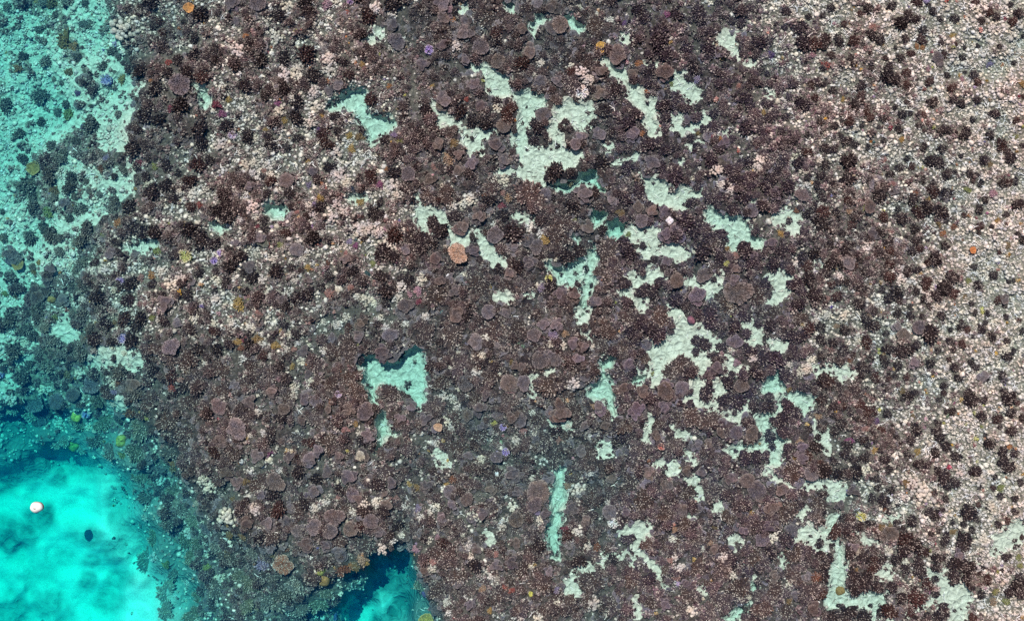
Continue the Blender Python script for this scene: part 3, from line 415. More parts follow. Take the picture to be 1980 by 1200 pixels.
# darker deep sand: soft turf patches, plus shade painted into the blue hole
TURF_SHADE = np.zeros(GX.shape)
for x, y, r, s in ((70, 1000, 42, .8), (170, 1033, 30, .8), (25, 1035, 48, .9), (120, 1075, 26, .45), (170, 1085, 22, .6), (165, 1127, 24, .6), (20, 1180, 50, .7), (85, 1165, 40, .7), (215, 1165, 34, .6), (0, 925, 45, .9), (120, 925, 22, .75), (150, 1025, 34, .5),  # second patch is added to hide the buoy's cast shadow
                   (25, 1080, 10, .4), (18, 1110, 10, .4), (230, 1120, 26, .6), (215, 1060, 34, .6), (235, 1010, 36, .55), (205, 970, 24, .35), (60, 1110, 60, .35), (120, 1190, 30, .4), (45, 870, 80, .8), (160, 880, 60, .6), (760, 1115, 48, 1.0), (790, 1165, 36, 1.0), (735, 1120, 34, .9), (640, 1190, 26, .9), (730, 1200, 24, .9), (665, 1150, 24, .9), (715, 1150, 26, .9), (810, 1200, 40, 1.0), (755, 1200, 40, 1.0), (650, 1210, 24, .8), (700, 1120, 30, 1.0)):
    TURF_SHADE = np.maximum(TURF_SHADE, (s + .12 * N8 + .15 * N20) * smooth(-np.hypot((GX - x) * .9 + 10 * N45, GY - y + 9 * N20) / r, -1.15, -.45))

def at(M, x, y):
    u = np.clip((np.asarray(x) - MX0) / STEP, 0, NX - 1.001); v = np.clip((np.asarray(y) - MY0) / STEP, 0, NY - 1.001)
    i, j = v.astype(int), u.astype(int); fu, fv = u - j, v - i
    return (M[i, j] * (1 - fu) + M[i, j + 1] * fu) * (1 - fv) + (M[i + 1, j] * (1 - fu) + M[i + 1, j + 1] * fu) * fv

def place(x, y, lift=0.0):
    """ground position (metres) of a surveyed photo point"""
    z = at(HEIGHT, x, y) + lift
    k = (CAM_H - z) / CAM_H / PXM
    return (np.asarray(x) - 990) * k, (600 - np.asarray(y)) * k, z

# ------------------------------------------------------------------ materials
def mat(name):
    m = bpy.data.materials.new(name); m.use_nodes = True
    nt = m.node_tree; b = nt.nodes['Principled BSDF']
    b.inputs['Roughness'].default_value = 0.9
    b.inputs['Specular IOR Level'].default_value = 0.15
    return m, nt, b
def N(nt, t, **kw):
    n = nt.nodes.new(t)
    for k, v in kw.items():
        setattr(n, k, v)
    return n
def mixc(nt, a, b, fac, mode='MIX'):
    n = N(nt, 'ShaderNodeMix', data_type='RGBA', blend_type=mode)
    n.clamp_factor = True
    for sock, val in ((n.inputs[6], a), (n.inputs[7], b), (n.inputs[0], fac)):
        if isinstance(val, (tuple, list)):
            sock.default_value = (*val, 1) if len(val) == 3 else val
        elif isinstance(val, (int, float)):
            sock.default_value = val
        else:
            nt.links.new(val, sock)
    return n.outputs[2]
def ramp(nt, src, pts):
    r = N(nt, 'ShaderNodeValToRGB')
    el = r.color_ramp.elements
    while len(el) < len(pts):
        el.new(0.5)
    for e, (p, c) in zip(el, pts):
        e.position = p; e.color = (*c, 1) if isinstance(c, tuple) else (c, c, c, 1)
    nt.links.new(src, r.inputs[0])
    return r.outputs[0]
def tex(nt, kind, scale, pos, **kw):
    n = N(nt, kind, **{k: v for k, v in kw.items() if not k[0].isupper()})
    n.inputs['Scale'].default_value = scale
    for k, v in kw.items():
        if k[0].isupper():
            n.inputs[k.replace('_', ' ')].default_value = v
    nt.links.new(pos, n.inputs['Vector'])
    return n

def coral_material():
    m, nt, b = mat('coral')
    pos = N(nt, 'ShaderNodeNewGeometry').outputs['Position']
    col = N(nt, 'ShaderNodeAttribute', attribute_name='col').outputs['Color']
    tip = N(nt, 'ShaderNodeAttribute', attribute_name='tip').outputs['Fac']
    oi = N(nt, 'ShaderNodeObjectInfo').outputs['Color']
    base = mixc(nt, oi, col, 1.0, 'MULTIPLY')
    n1 = tex(nt, 'ShaderNodeTexNoise', 9.0, pos, Detail=4.0, Roughness=0.7).outputs['Fac']
    base = mixc(nt, base, ramp(nt, n1, [(0.25, 0.28), (0.5, 0.92), (0.75, 1.75)]), 1.0, 'MULTIPLY')
    n2 = tex(nt, 'ShaderNodeTexNoise', 2.2, pos, Detail=2.0).outputs['Fac']
    base = mixc(nt, base, ramp(nt, n2, [(0.3, (0.85, 0.9, 1.0)), (0.7, (1.12, 1.0, 0.9))]), 1.0, 'MULTIPLY')
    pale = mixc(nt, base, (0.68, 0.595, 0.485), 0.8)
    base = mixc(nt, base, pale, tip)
    base = mixc(nt, base, (1.04, 0.955, 1.04), 1.0, 'MULTIPLY')
    nt.links.new(base, b.inputs['Base Color'])
    return m
CORAL = coral_material()

def rock_material():
    m, nt, b = mat('reef_rock')
    pos = N(nt, 'ShaderNodeNewGeometry').outputs['Position']
    tone = N(nt, 'ShaderNodeAttribute', attribute_name='tone').outputs['Fac']
    n1 = tex(nt, 'ShaderNodeTexNoise', 5.0, pos, Detail=6.0, Roughness=0.7).outputs['Fac']
    v1 = tex(nt, 'ShaderNodeTexVoronoi', 7.0, pos)
    c = mixc(nt, (0.036, 0.023, 0.025), (0.27, 0.22, 0.18), tone)
    c = mixc(nt, c, ramp(nt, n1, [(0.3, 0.2), (0.5, 0.9), (0.7, 1.9)]), 1.0, 'MULTIPLY')
    c = mixc(nt, c, ramp(nt, v1.outputs['Color'], [(0.0, 0.6), (1.0, 1.25)]), 1.0, 'MULTIPLY')
    nt.links.new(c, b.inputs['Base Color'])
    bp = N(nt, 'ShaderNodeBump'); bp.inputs['Strength'].default_value = 0.8; bp.inputs['Distance'].default_value = 0.08
    nt.links.new(n1, bp.inputs['Height']); nt.links.new(bp.outputs[0], b.inputs['Normal'])
    return m
def sand_material():
    m, nt, b = mat('coral_sand')
    pos = N(nt, 'ShaderNodeNewGeometry').outputs['Position']
    warp = tex(nt, 'ShaderNodeTexNoise', 1.6, pos, Detail=2.0).outputs['Color']
    wp = N(nt, 'ShaderNodeMixRGB'); wp.blend_type = 'LINEAR_LIGHT'; wp.inputs[0].default_value = 0.16
    nt.links.new(pos, wp.inputs[1]); nt.links.new(warp, wp.inputs[2])
    v = tex(nt, 'ShaderNodeTexVoronoi', 2.3, wp.outputs[0], feature='DISTANCE_TO_EDGE').outputs['Distance']
    n1 = tex(nt, 'ShaderNodeTexNoise', 3.0, pos, Detail=6.0, Roughness=0.65).outputs['Fac']
    n2 = tex(nt, 'ShaderNodeTexNoise', 16.0, pos, Detail=3.0).outputs['Fac']
    c = ramp(nt, n1, [(0.30, (0.34, 0.315, 0.26)), (0.47, (0.53, 0.49, 0.415)), (0.72, (0.70, 0.655, 0.57))])
    clean = N(nt, 'ShaderNodeAttribute', attribute_name='tone').outputs['Fac']
    deep = N(nt, 'ShaderNodeAttribute', attribute_name='turf').outputs['Fac']
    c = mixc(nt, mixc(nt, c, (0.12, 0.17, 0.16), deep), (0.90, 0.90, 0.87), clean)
    c = mixc(nt, c, ramp(nt, n2, [(0.3, 0.75), (0.6, 1.08)]), 1.0, 'MULTIPLY')
    nt.links.new(c, b.inputs['Base Color'])
    h = ramp(nt, v, [(0.0, 1.0), (0.10, 0.7), (0.26, 0.2), (0.5, 0.0)])
    bp = N(nt, 'ShaderNodeBump'); bp.inputs['Distance'].default_value = 0.12
    nt.links.new(h, bp.inputs['Height'])
    nt.links.new(ramp(nt, clean, [(0.0, 0.75), (0.5, 0.12)]), bp.inputs['Strength'])
    bp2 = N(nt, 'ShaderNodeBump'); bp2.inputs['Strength'].default_value = 0.4; bp2.inputs['Distance'].default_value = 0.04
    nt.links.new(n2, bp2.inputs['Height']); nt.links.new(bp.outputs[0], bp2.inputs['Normal'])
    nt.links.new(bp2.outputs[0], b.inputs['Normal'])
    return m
ROCK, SANDM = rock_material(), sand_material()

# ------------------------------------------------------------------ water: a clear body of sea, surface at z = 0
def make_water():
    X, B, T = 190.0, -26.0, 0.04
    v = [(-X, -X, B), (X, -X, B), (X, X, B), (-X, X, B), (-X, -X, T), (X, -X, T), (X, X, T), (-X, X, T)]
    f = [(0, 3, 2, 1), (4, 5, 6, 7), (0, 1, 5, 4), (1, 2, 6, 5), (2, 3, 7, 6), (3, 0, 4, 7)]
    me = bpy.data.meshes.new('water'); me.from_pydata(v, [], f)
    m = bpy.data.materials.new('sea_water'); m.use_nodes = True
    nt = m.node_tree; nt.nodes.clear()
    out = N(nt, 'ShaderNodeOutputMaterial')
    ab = N(nt, 'ShaderNodeVolumeAbsorption')
    # extinction per metre of red, green, blue = density * (1 - colour)
    ab.inputs['Density'].default_value = WATER_ABS[3]
    ab.inputs['Color'].default_value = (1 - WATER_ABS[0] / WATER_ABS[3], 1 - WATER_ABS[1] / WATER_ABS[3], 1 - WATER_ABS[2] / WATER_ABS[3], 1)
    sc = N(nt, 'ShaderNodeVolumeScatter')
    sc.inputs['Density'].default_value = WATER_SCAT[3]
    sc.inputs['Color'].default_value = (*WATER_SCAT[:3], 1)
    sc.inputs['Anisotropy'].default_value = 0.0
    ad = N(nt, 'ShaderNodeAddShader')
    nt.links.new(ab.outputs[0], ad.inputs[0]); nt.links.new(sc.outputs[0], ad.inputs[1])
    nt.links.new(ad.outputs[0], out.inputs['Volume'])
    me.materials.append(m)
    o = bpy.data.objects.new('water', me); COL.objects.link(o)
    o['kind'] = 'structure'; o['label'] = 'clear turquoise sea water over the reef'
WATER_ABS = (0.36, 0.018, 0.006, 0.5)
WATER_SCAT = (0.0, 0.30, 1.0, 0.046)
make_water()

# ------------------------------------------------------------------ ground: one height sheet, its sandy faces and its rocky faces as two objects
def grid_mesh(name, keep, X, Y, Z, tone, material, label, turf=None):
    ny, nx = X.shape
    idx = np.arange(ny * nx).reshape(ny, nx)
    q = np.stack([idx[:-1, :-1], idx[1:, :-1], idx[1:, 1:], idx[:-1, 1:]], -1)[keep]
    used, inv = np.unique(q, return_inverse=True)
    inv = inv.reshape(q.shape)
    P = np.stack([X.ravel(), Y.ravel(), Z.ravel()], -1)[used].astype(np.float32)
    me = bpy.data.meshes.new(name)
    me.vertices.add(len(P)); me.vertices.foreach_set('co', P.ravel())
    me.loops.add(inv.size); me.loops.foreach_set('vertex_index', inv.ravel().astype(np.int32))
    me.polygons.add(len(inv)); me.polygons.foreach_set('loop_start', np.arange(len(inv), dtype=np.int32) * 4)
    me.update(calc_edges=True)
    a = me.attributes.new('tone', 'FLOAT', 'POINT'); a.data.foreach_set('value', tone.ravel()[used].astype(np.float32))
    if turf is not None:
        me.attributes.new('turf', 'FLOAT', 'POINT').data.foreach_set('value', turf.ravel()[used].astype(np.float32))  # turf, and the shade painted along with it
    me.polygons.foreach_set('use_smooth', np.ones(len(inv), bool))
    me.materials.append(material)
    o = bpy.data.objects.new(name, me); COL.objects.link(o)
    o['kind'] = 'structure'; o['label'] = label
    return o
def make_ground():
    # survey lattice, then rings that run out to the horizon of the scene
    xs = np.concatenate([[-5600, -2600, -1100, -420], MX0 + np.arange(NX) * STEP, [2400, 3100, 4600, 7600]])
    ys = np.concatenate([[-6400, -3400, -1300, -420], MY0 + np.arange(NY) * STEP, [1620, 2500, 4600, 7600]])
    PX, PY = np.meshgrid(xs, ys)
    Z = at(HEIGHT, PX, PY)
    k = (CAM_H - Z) / CAM_H / PXM
    X, Y = (PX - 990) * k, (600 - PY) * k
    S = at(SANDY, PX, PY); T = np.clip(at(TONEMAP, PX, PY) * 1.5 - 0.22 + 0.15 * at(N20, PX, PY) + 0.6 * smooth(at(BASE, PX, PY), .9, 1.8), 0, 1)
    sf = (S[:-1, :-1] + S[1:, :-1] + S[1:, 1:] + S[:-1, 1:]) * 0.25 > 0.5
    clean = smooth(at(BASE, PX, PY) + 0.5 * at(N45, PX, PY), 1.8, 3.6) * 0.97 * smooth(at(DEEPD, PX, PY), -50, 75) * (1 - .92 * at(TURF_SHADE, PX, PY))
    grid_mesh('sand', sf, X, Y, Z, clean, SANDM, 'pale coral sand on the bottom of the pools and the slope', np.clip(at(TURF_SHADE, PX, PY) + .8 * smooth(-at(DEEPD, PX, PY), -30, 25) * smooth(at(DEEPD, PX, PY), -110, -80) + .10 * smooth(at(BASE, PX, PY) + .6 * at(N45, PX, PY) + .3 * at(N20, PX, PY), 1.2, 2.6) * (at(BASE, PX, PY) < 3.4), 0, 1))
    grid_mesh('reef_terrain', ~sf, X, Y, Z, T, ROCK, 'brown reef rock and rubble under the corals')
make_ground()

# ------------------------------------------------------------------ coral shapes (unit size, shared by their copies)
class MB:
    def __init__(s): s.v, s.f, s.tip, s.col = [], [], [], []
    def add(s, v, f, tip, col):
        n = len(s.v)
        s.v += [tuple(p) for p in v]; s.f += [tuple(i + n for i in q) for q in f]
        s.tip += list(tip); s.col += list(col)
    def branch(s, a, b, r0, r1, sides=4, t0=0.0, t1=1.0, c0=0.6, c1=1.0):
        a, b = Vector(a), Vector(b); d = (b - a).normalized()
        u = d.orthogonal().normalized(); w = d.cross(u)
        ring = lambda c, r: [c + (u * math.cos(2 * math.pi * k / sides) + w * math.sin(2 * math.pi * k / sides)) * r for k in range(sides)]
        v = ring(a, r0) + ring(b, r1) + [b + d * r1 * 0.8]
        f = [(k, (k + 1) % sides, sides + (k + 1) % sides, sides + k) for k in range(sides)] + [(sides + k, sides + (k + 1) % sides, 2 * sides) for k in range(sides)]
        s.add(v, f, [t0] * sides + [t1] * (sides + 1), [c0] * sides + [c1] * (sides + 1))
    def knob(s, c, r, rnd, sides=7, squash=0.8, tip=0.2, col=1.0, rough=0.12):
        c = Vector(c); v, f = [], []
        for q, (h, k) in enumerate(((-0.35, 0.85), (0.25, 1.0), (0.7, 0.7))):
            for i in range(sides):
                a = 2 * math.pi * (i + 0.5 * q) / sides
                rr = r * k * rnd.uniform(1 - rough, 1 + rough)
                v.append(c + Vector((math.cos(a) * rr, math.sin(a) * rr, h * r * squash)))
        v.append(c + Vector((0, 0, r * squash)))
        for q in range(2):
            for i in range(sides):
                f.append((q * sides + i, q * sides + (i + 1) % sides, (q + 1) * sides + (i + 1) % sides, (q + 1) * sides + i))
        f += [(2 * sides + i, 2 * sides + (i + 1) % sides, 3 * sides) for i in range(sides)]
        n = sides
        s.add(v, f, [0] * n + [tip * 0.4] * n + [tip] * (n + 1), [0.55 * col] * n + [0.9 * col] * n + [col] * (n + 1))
    def mesh(s, name, smooth=False):
        me = bpy.data.meshes.new(name); me.from_pydata(s.v, [], s.f)
        a = me.attributes.new('tip', 'FLOAT', 'POINT'); a.data.foreach_set('value', s.tip)
        a = me.attributes.new('col', 'FLOAT_COLOR', 'POINT'); a.data.foreach_set('color', [x for c in s.col for x in ((c, c, c, 1.0) if not isinstance(c, tuple) else (*c, 1.0))])
        if smooth:
            me.polygons.foreach_set('use_smooth', [True] * len(me.polygons))
        me.materials.append(CORAL)
        return me

def outline(rnd, lobes=0.16):
    ph = [rnd.uniform(0, 6.28) for _ in range(5)]; am = [rnd.uniform(0.4, 1) * lobes / (1 + 0.5 * q) for q in range(5)]
    return lambda a: 1 + sum(m * math.sin((q + 2) * a + p) for q, (m, p) in enumerate(zip(am, ph)))

def bushy_mb(seed, n=70, thick=0.05, height=0.62, tip=0.45, lobes=0.22, dome=0.7):
    """a cushion of stubby branches over a lumpy dome"""
    rnd = random.Random(seed); mb = MB(); o = outline(rnd, lobes)
    sides = 14
    v, f = [(0, 0, height * dome)], []
    for q, (rr, zz) in enumerate(((0.45, 0.85), (0.8, 0.45), (0.92, -0.3))):
        for i in range(sides):
            a = 2 * math.pi * i / sides
            k = rr * o(a) * rnd.uniform(0.9, 1.08) * 0.92
            v.append((k * math.cos(a), k * math.sin(a), zz * height * dome * rnd.uniform(0.8, 1.1)))
    f += [(0, 1 + i, 1 + (i + 1) % sides) for i in range(sides)]
    for q in range(2):
        for i in range(sides):
            f.append((1 + q * sides + i, 1 + (q + 1) * sides + i, 1 + (q + 1) * sides + (i + 1) % sides, 1 + q * sides + (i + 1) % sides))
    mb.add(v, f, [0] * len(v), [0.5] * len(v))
    for i in range(n):
        rr = math.sqrt((i + 0.5) / n); a = i * 2.39996 + rnd.uniform(-0.25, 0.25)
        rr *= o(a)
        z = height * math.sqrt(max(0.02, 1 - 0.85 * (min(rr, 1)) ** 2)) * rnd.uniform(0.75, 1.12)
        lean = 0.25 + 0.35 * rr
        b = Vector((math.cos(a) * rr, math.sin(a) * rr, z)) * rnd.uniform(0.94, 1.02)
        st = Vector((b.x * (1 - 0.28 * lean), b.y * (1 - 0.28 * lean), z * 0.55))
        g = rnd.uniform(0.75, 1.2)
        mb.branch(st, b, thick * 1.35, thick * rnd.uniform(0.75, 1.05), 4, 0.0, tip * 2.4 * rnd.random() ** 4, 0.42, g)
    return mb

def plate_mb(seed, nubs=120, thick=0.10, bowl=0.06, stalk=0.55, tip=0.30, lobes=0.08, nub_h=0.085):
    """a table: an irregular flat plate on a stalk, its top studded with short branchlets"""
    rnd = random.Random(seed); mb = MB(); o = outline(rnd, lobes)
    sides = 36
    jag = [rnd.uniform(0.95, 1.04) for _ in range(sides)]
    rad = lambda i: o(2 * math.pi * i / sides) * jag[i % sides]
    v, tipv, colv, f = [], [], [], []
    rings = [(0.0, 0.0), (0.35, 0.25), (0.7, 0.6), (0.93, 0.95), (1.0, 0.75), (0.92, -0.5), (0.5, -1.6), (0.2, -3.0), (0.16, -5.5), (0.24, -5.5 - 0.0)]
    zs = [0, 0.01, 0.04, bowl, bowl - 0.35 * thick, bowl - thick, bowl - 1.9 * thick, -0.3, -stalk, -stalk - 0.08]
    for q, (rr, _) in enumerate(rings[1:], 1):
        for i in range(sides):
            a = 2 * math.pi * i / sides
            k = rr * (rad(i) if q < 7 else 1)
            v.append((k * math.cos(a), k * math.sin(a), zs[q] + (rnd.uniform(-0.015, 0.015) if q < 4 else 0)))
            tipv.append(0.35 * tip if q == 3 else tip * 0.9 if q == 4 else 0.0)
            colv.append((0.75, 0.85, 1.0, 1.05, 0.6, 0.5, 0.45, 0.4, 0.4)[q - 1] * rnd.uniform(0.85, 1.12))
    v.append((0, 0, 0)); tipv.append(0); colv.append(0.8)
    c = len(v) - 1
    f += [(c, i, (i + 1) % sides) for i in range(sides)]
    for q in range(8):
        for i in range(sides):
            f.append((q * sides + i, (q + 1) * sides + i, (q + 1) * sides + (i + 1) % sides, q * sides + (i + 1) % sides))
    mb.add(v, f, tipv, colv)
    for i in range(nubs):
        rr = math.sqrt((i + 0.5) / nubs) * 0.97; a = i * 2.39996 + rnd.uniform(-0.2, 0.2)
        k = rr * o(a); z = bowl * rr * rr
        p = Vector((k * math.cos(a), k * math.sin(a), z - 0.01))
        h = nub_h * rnd.uniform(0.6, 1.4)
        mb.branch(p, p + Vector((math.cos(a) * h * 0.5 * rr, math.sin(a) * h * 0.5 * rr, h)), 0.062, 0.040, 4, 0.0, tip * 2.6 * rnd.random() ** 4, 0.40, rnd.uniform(0.6, 1.45))
    return mb

def rosette_mb(seed):
    """an old plate coral: several overlapping lobes at staggered heights, some broken short"""
    rnd = random.Random(seed); mb = MB(); n = rnd.randint(3, 6)
    for q in range(n):
        a = q * 2.39996 + rnd.uniform(-.5, .5)
        s = rnd.uniform(.34, .62) if q else rnd.uniform(.5, .7)
        d = (1 - s) * rnd.uniform(.75, 1.05) if q else rnd.uniform(0, .2)
        z = rnd.uniform(-.20, .06) if q else .04
        sub = plate_mb(seed * 17 + q, int(90 * s * s) + 14, .13, rnd.uniform(-.05, .12), (.5 + z) / s, .30, .17, .10)
        R = Matrix.Rotation(rnd.uniform(-.16, .16), 3, 'X') @ Matrix.Rotation(rnd.uniform(-.16, .16), 3, 'Y') @ Matrix.Rotation(rnd.uniform(0, 6.28), 3, 'Z')
        o = Vector((math.cos(a) * d, math.sin(a) * d, z)); k = rnd.uniform(.72, 1.2); e = rnd.uniform(.7, 1)
        mb.add([R @ Vector((v[0] * s, v[1] * s * e, v[2] * s)) + o for v in sub.v], sub.f, sub.tip, [c * k for c in sub.col])
    return mb

def finger_mb(seed, n=26, size=0.2):
    """a head of pale rounded fingers"""
    rnd = random.Random(seed); mb = MB(); o = outline(rnd, 0.25)
    for i in range(n):
        rr = math.sqrt((i + 0.4) / n) * 0.88; a = i * 2.39996 + rnd.uniform(-0.3, 0.3)
        rr *= o(a)
        mb.knob((rr * math.cos(a), rr * math.sin(a), 0.30 * (1 - rr * rr) + rnd.uniform(-0.05, 0.07)), size * rnd.uniform(0.7, 1.2), rnd, 6, 1.0, 0.25, rnd.uniform(0.72, 1.15), 0.2)
    return mb

def boulder_mb(seed, lumps=16):
    """a massive coral: one smooth lumpy dome"""
    rnd = random.Random(seed); mb = MB(); o = outline(rnd, 0.12)
    lump = [(Vector((rnd.uniform(-1, 1), rnd.uniform(-1, 1), rnd.uniform(0, 1))).normalized(), rnd.uniform(0.05, 0.13)) for _ in range(lumps)]
    sides, rows = 22, 8
    v, tipv, colv, f = [], [], [], []
    for q in range(rows):
        el = math.radians(-25 + 108 * q / (rows - 1))
        for i in range(sides):
            a = 2 * math.pi * i / sides
            d = Vector((math.cos(a) * math.cos(el), math.sin(a) * math.cos(el), math.sin(el)))
            k = o(a) + sum(h * math.exp(-12 * (1 - d.dot(l))) for l, h in lump) + rnd.uniform(-0.02, 0.02)
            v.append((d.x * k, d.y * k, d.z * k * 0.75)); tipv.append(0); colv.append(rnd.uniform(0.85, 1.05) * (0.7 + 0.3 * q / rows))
    v.append((0, 0, 0.78)); tipv.append(0); colv.append(1)
    for q in range(rows - 1):
        for i in range(sides):
            f.append((q * sides + i, q * sides + (i + 1) % sides, (q + 1) * sides + (i + 1) % sides, (q + 1) * sides + i))
    f += [((rows - 1) * sides + i, (rows - 1) * sides + (i + 1) % sides, len(v) - 1) for i in range(sides)]
    mb.add(v, f, tipv, colv)
    return mb

def antler_mb(seed, az, spread=1.0):
    """one forked branch of an open staghorn, rooted at the middle and running out along AZ"""
    rnd = random.Random(seed); mb = MB()
    def grow(p, d, L, r, lev):
        q = p + d * L
        mb.branch(p, q, r, r * 0.72, 5, 0.1, 0.35 if lev else 0.9, 0.8, 1.1)
        if lev == 0:
            return
        for s in (-1, 1, 0)[:2 if rnd.random() < 0.5 else 3]:
            e = Vector((d.x, d.y, 0)); e.rotate(Matrix.Rotation(s * rnd.uniform(0.35, 0.8), 3, 'Z'))
            grow(q, Vector((e.x, e.y, d.z * 0.6 + rnd.uniform(-0.05, 0.45))).normalized(), L * rnd.uniform(0.6, 0.9), r * 0.78, lev - 1)
    grow(Vector((0, 0, 0.05)), Vector((math.cos(az), math.sin(az), 0.35)).normalized(), 0.36 * spread, 0.075, 2)
    return mb

PROTO = {
    'D': [bushy_mb(100 + s, 70, 0.078, 0.66, 0.30, 0.20) for s in range(8)],
    'K': [bushy_mb(200 + s, 150, 0.048, 0.32, 0.55, 0.30) for s in range(7)],
    'T': [plate_mb(300 + s, lobes=(.07, .16, .11)[s % 3], bowl=(.06, .02, .10, -.04)[s % 4]) for s in range(5)] + [rosette_mb(350 + s) for s in range(11)],
    'P': [finger_mb(400 + s) for s in range(7)],
    'b': [bushy_mb(500 + s, 34, 0.085, 0.6, 0.35, 0.3) for s in range(7)],
    'p': [plate_mb(600 + s, 40, 0.12, 0.16, 0.5, 0.15, 0.08, 0.03) for s in range(3)],
    't': [plate_mb(650 + s, 240, 0.12, 0.03, 0.5, 0.75, 0.12, 0.09) for s in range(2)],
    'm': [boulder_mb(700 + s) for s in range(5)],
}
PMESH = {}
KINDNAME = {'D': 'bushy_coral', 'K': 'thicket_coral', 'T': 'plate_coral', 'P': 'finger_coral', 'b': 'branching_coral', 'p': 'cup_coral', 't': 'table_coral', 'm': 'boulder_coral', 's': 'staghorn_coral'}
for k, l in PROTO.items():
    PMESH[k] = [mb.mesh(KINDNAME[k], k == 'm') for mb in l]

COLOURS = dict(orange=(.62, .24, .05), red=(.50, .10, .06), gold=(.58, .36, .06), blue=(.17, .17, .45), violet=(.22, .14, .48), purple=(.20, .09, .26), lilac=(.36, .27, .42),
               ochre=(.34, .21, .06), lime=(.36, .38, .08), lemon=(.62, .58, .08), crimson=(.34, .06, .09), magenta=(.42, .09, .24), pink=(.58, .30, .33), salmon=(.55, .26, .20),
               white=(.80, .78, .74), cream=(.68, .58, .42), rust=(.32, .12, .05), apricot=(.55, .33, .17), teal=(.05, .16, .17), navy=(.04, .06, .10), green=(.16, .30, .16), mauve=(.26, .11, .15))
COLNAME = dict(gold='golden yellow', lime='yellow-green', lemon='lemon yellow', ochre='ochre brown', crimson='dark crimson', apricot='apricot orange', rust='rusty brown', salmon='salmon pink', lilac='pale lilac', teal='dark teal', navy='dark navy', violet='bright violet')
# ------------------------------------------------------------------ single corals, each an object of its own
LANDMARKS = '''367 17 the bright orange disc coral
326 121 the red-orange coral beside dark shadow
206 155 the blue coral in turquoise shallows
237 60 the big pale-topped coral mound
67 326 the olive disc on turquoise sand
38 511 the ochre disc beside grey plate
420 495 the bright violet staghorn corals
72 980 the white buoy
147 806 the lemon boulder in blue water
404 1074 the small cream ball coral
619 1102 the yellow-green double boulder coral
695 1092 the orange coral ridge
690 1185 the cyan hole at the bottom
755 735 the square green sand pool
745 838 the small green sand pocket
885 490 the big apricot table coral
830 97 the violet staghorn coral
1161 93 the golden plate coral
1125 180 the white feathery staghorn coral
1015 190 the long pale sand channel
1130 220 the ring-shaped sand pool
710 210 the slanting green sand pool
733 357 the bright pink coral
1061 539 the lemon staghorn coral
1155 415 the round green sand hole
1148 500 the narrow green sand channel
1405 509 the small lemon star-shaped coral
1511 452 the golden coral on grey sand
1410 440 the broad slanting sand strip
1320 650 the net-patterned sand pool
1277 862 the thin red coral
1170 865 the small pale sand star
1165 750 the green sand pocket with tail
1080 980 the straight green sand trench
980 1135 the red-orange coral blobs
1186 1010 the white branching staghorn coral
1115 1120 the curved white sand strip
1235 1030 the T-shaped sand pool
1665 997 the lemon staghorn by sand channel
1615 1090 the L-shaped sand channel
1840 1150 the wide ribbed sand patch
1965 1025 the bright sand corner
1742 535 the white sand crack
1878 484 the orange cup coral on rubble
1644 851 the magenta coral on dark coral
1610 712 the pale sand bay
1551 41 the cream ball coral on rubble
1776 92 the pair of orange corals
1496 735 the green sand notch
1330 245 the crescent sand pool
1490 106 the purple coral on rubble
1291 29 the magenta coral on purple plates
1599 127 the red coral beside dark corals
295 532 the bright orange branching coral
332 750 the brick red coral
237 655 the pale blue coral patch
567 675 the salmon coral with no shadow
633 157 the orange oval coral
535 400 the bluish hollow
660 93 the round rusty coral
1890 60 the white rubble spot
1745 756 the ochre coral on dark coral
1857 772 the gold-edged dark coral
1952 865 the orange coral pair on rubble
875 927 the rusty coral with gold edge
957 819 the lemon coral beside violet coral
1075 667 the cream double finger coral
1110 740 the round cream finger coral
1261 722 the yellow-green coral on sand
1336 619 the mauve ball coral
580 700 the golden ball coral
1280 385 the net-patterned pale sand basin
1540 1120 the rusty thicket coral
1310 555 the zigzag sand strip
1310 375 the dark-spotted sand basin
500 905 the big round dusty plate
600 1010 the large pinkish plate
850 1190 the golden cup at the bottom
1000 880 the apricot and lilac corals
1700 1110 the cream coral above sand
1930 1090 the green turf patch
1430 870 the narrow green sand gully
300 560 the large dusty brown plate
80 570 the big grey lagoon plate
560 300 the pale finger coral field
1230 130 the dark purple plate ridge
560 60 the brown thicket field
470 660 the bushy reef slope
650 560 the mixed coral field'''
LM = []
for l in LANDMARKS.splitlines():
    a = l.split(' ', 2)
    LM.append((float(a[0]), float(a[1]), a[2]))

class_tone = {}
RND = random.Random(5)
PLACED, LEFT = [], []
LIMIT = {'T': 300, 'D': 300, 'K': 247, 'P': 300, 'b': 300}
def kind_of(it):
    return it['f'] if it['k'] == 'C' else it['k']
for it in ITEMS:                        # a colony beside a pool stops at the pool's rim
    d = float(at(SD, it['x'], it['y']))
    if it['k'] in 'TKP' and d > -it['r'] * .8:
        it['r'] = max(it['r'] * .5, min(it['r'], it['r'] * .62 - .35 * d))
by_kind = {}
for it in ITEMS:
    by_kind.setdefault(kind_of(it), []).append(it)
for k, l in by_kind.items():
    l = [it for it in l if not (k in 'DK' and at(BASE, it['x'], it['y']) > 3.6) and -5 < it['x'] < 1985 and -5 < it['y'] < 1205]
    l.sort(key=lambda it: -it['r'])
    n = LIMIT.get(k, 999)
    PLACED += [(k, it) for it in l[:n]]
    LEFT += [(k, it) for it in l[n:]]

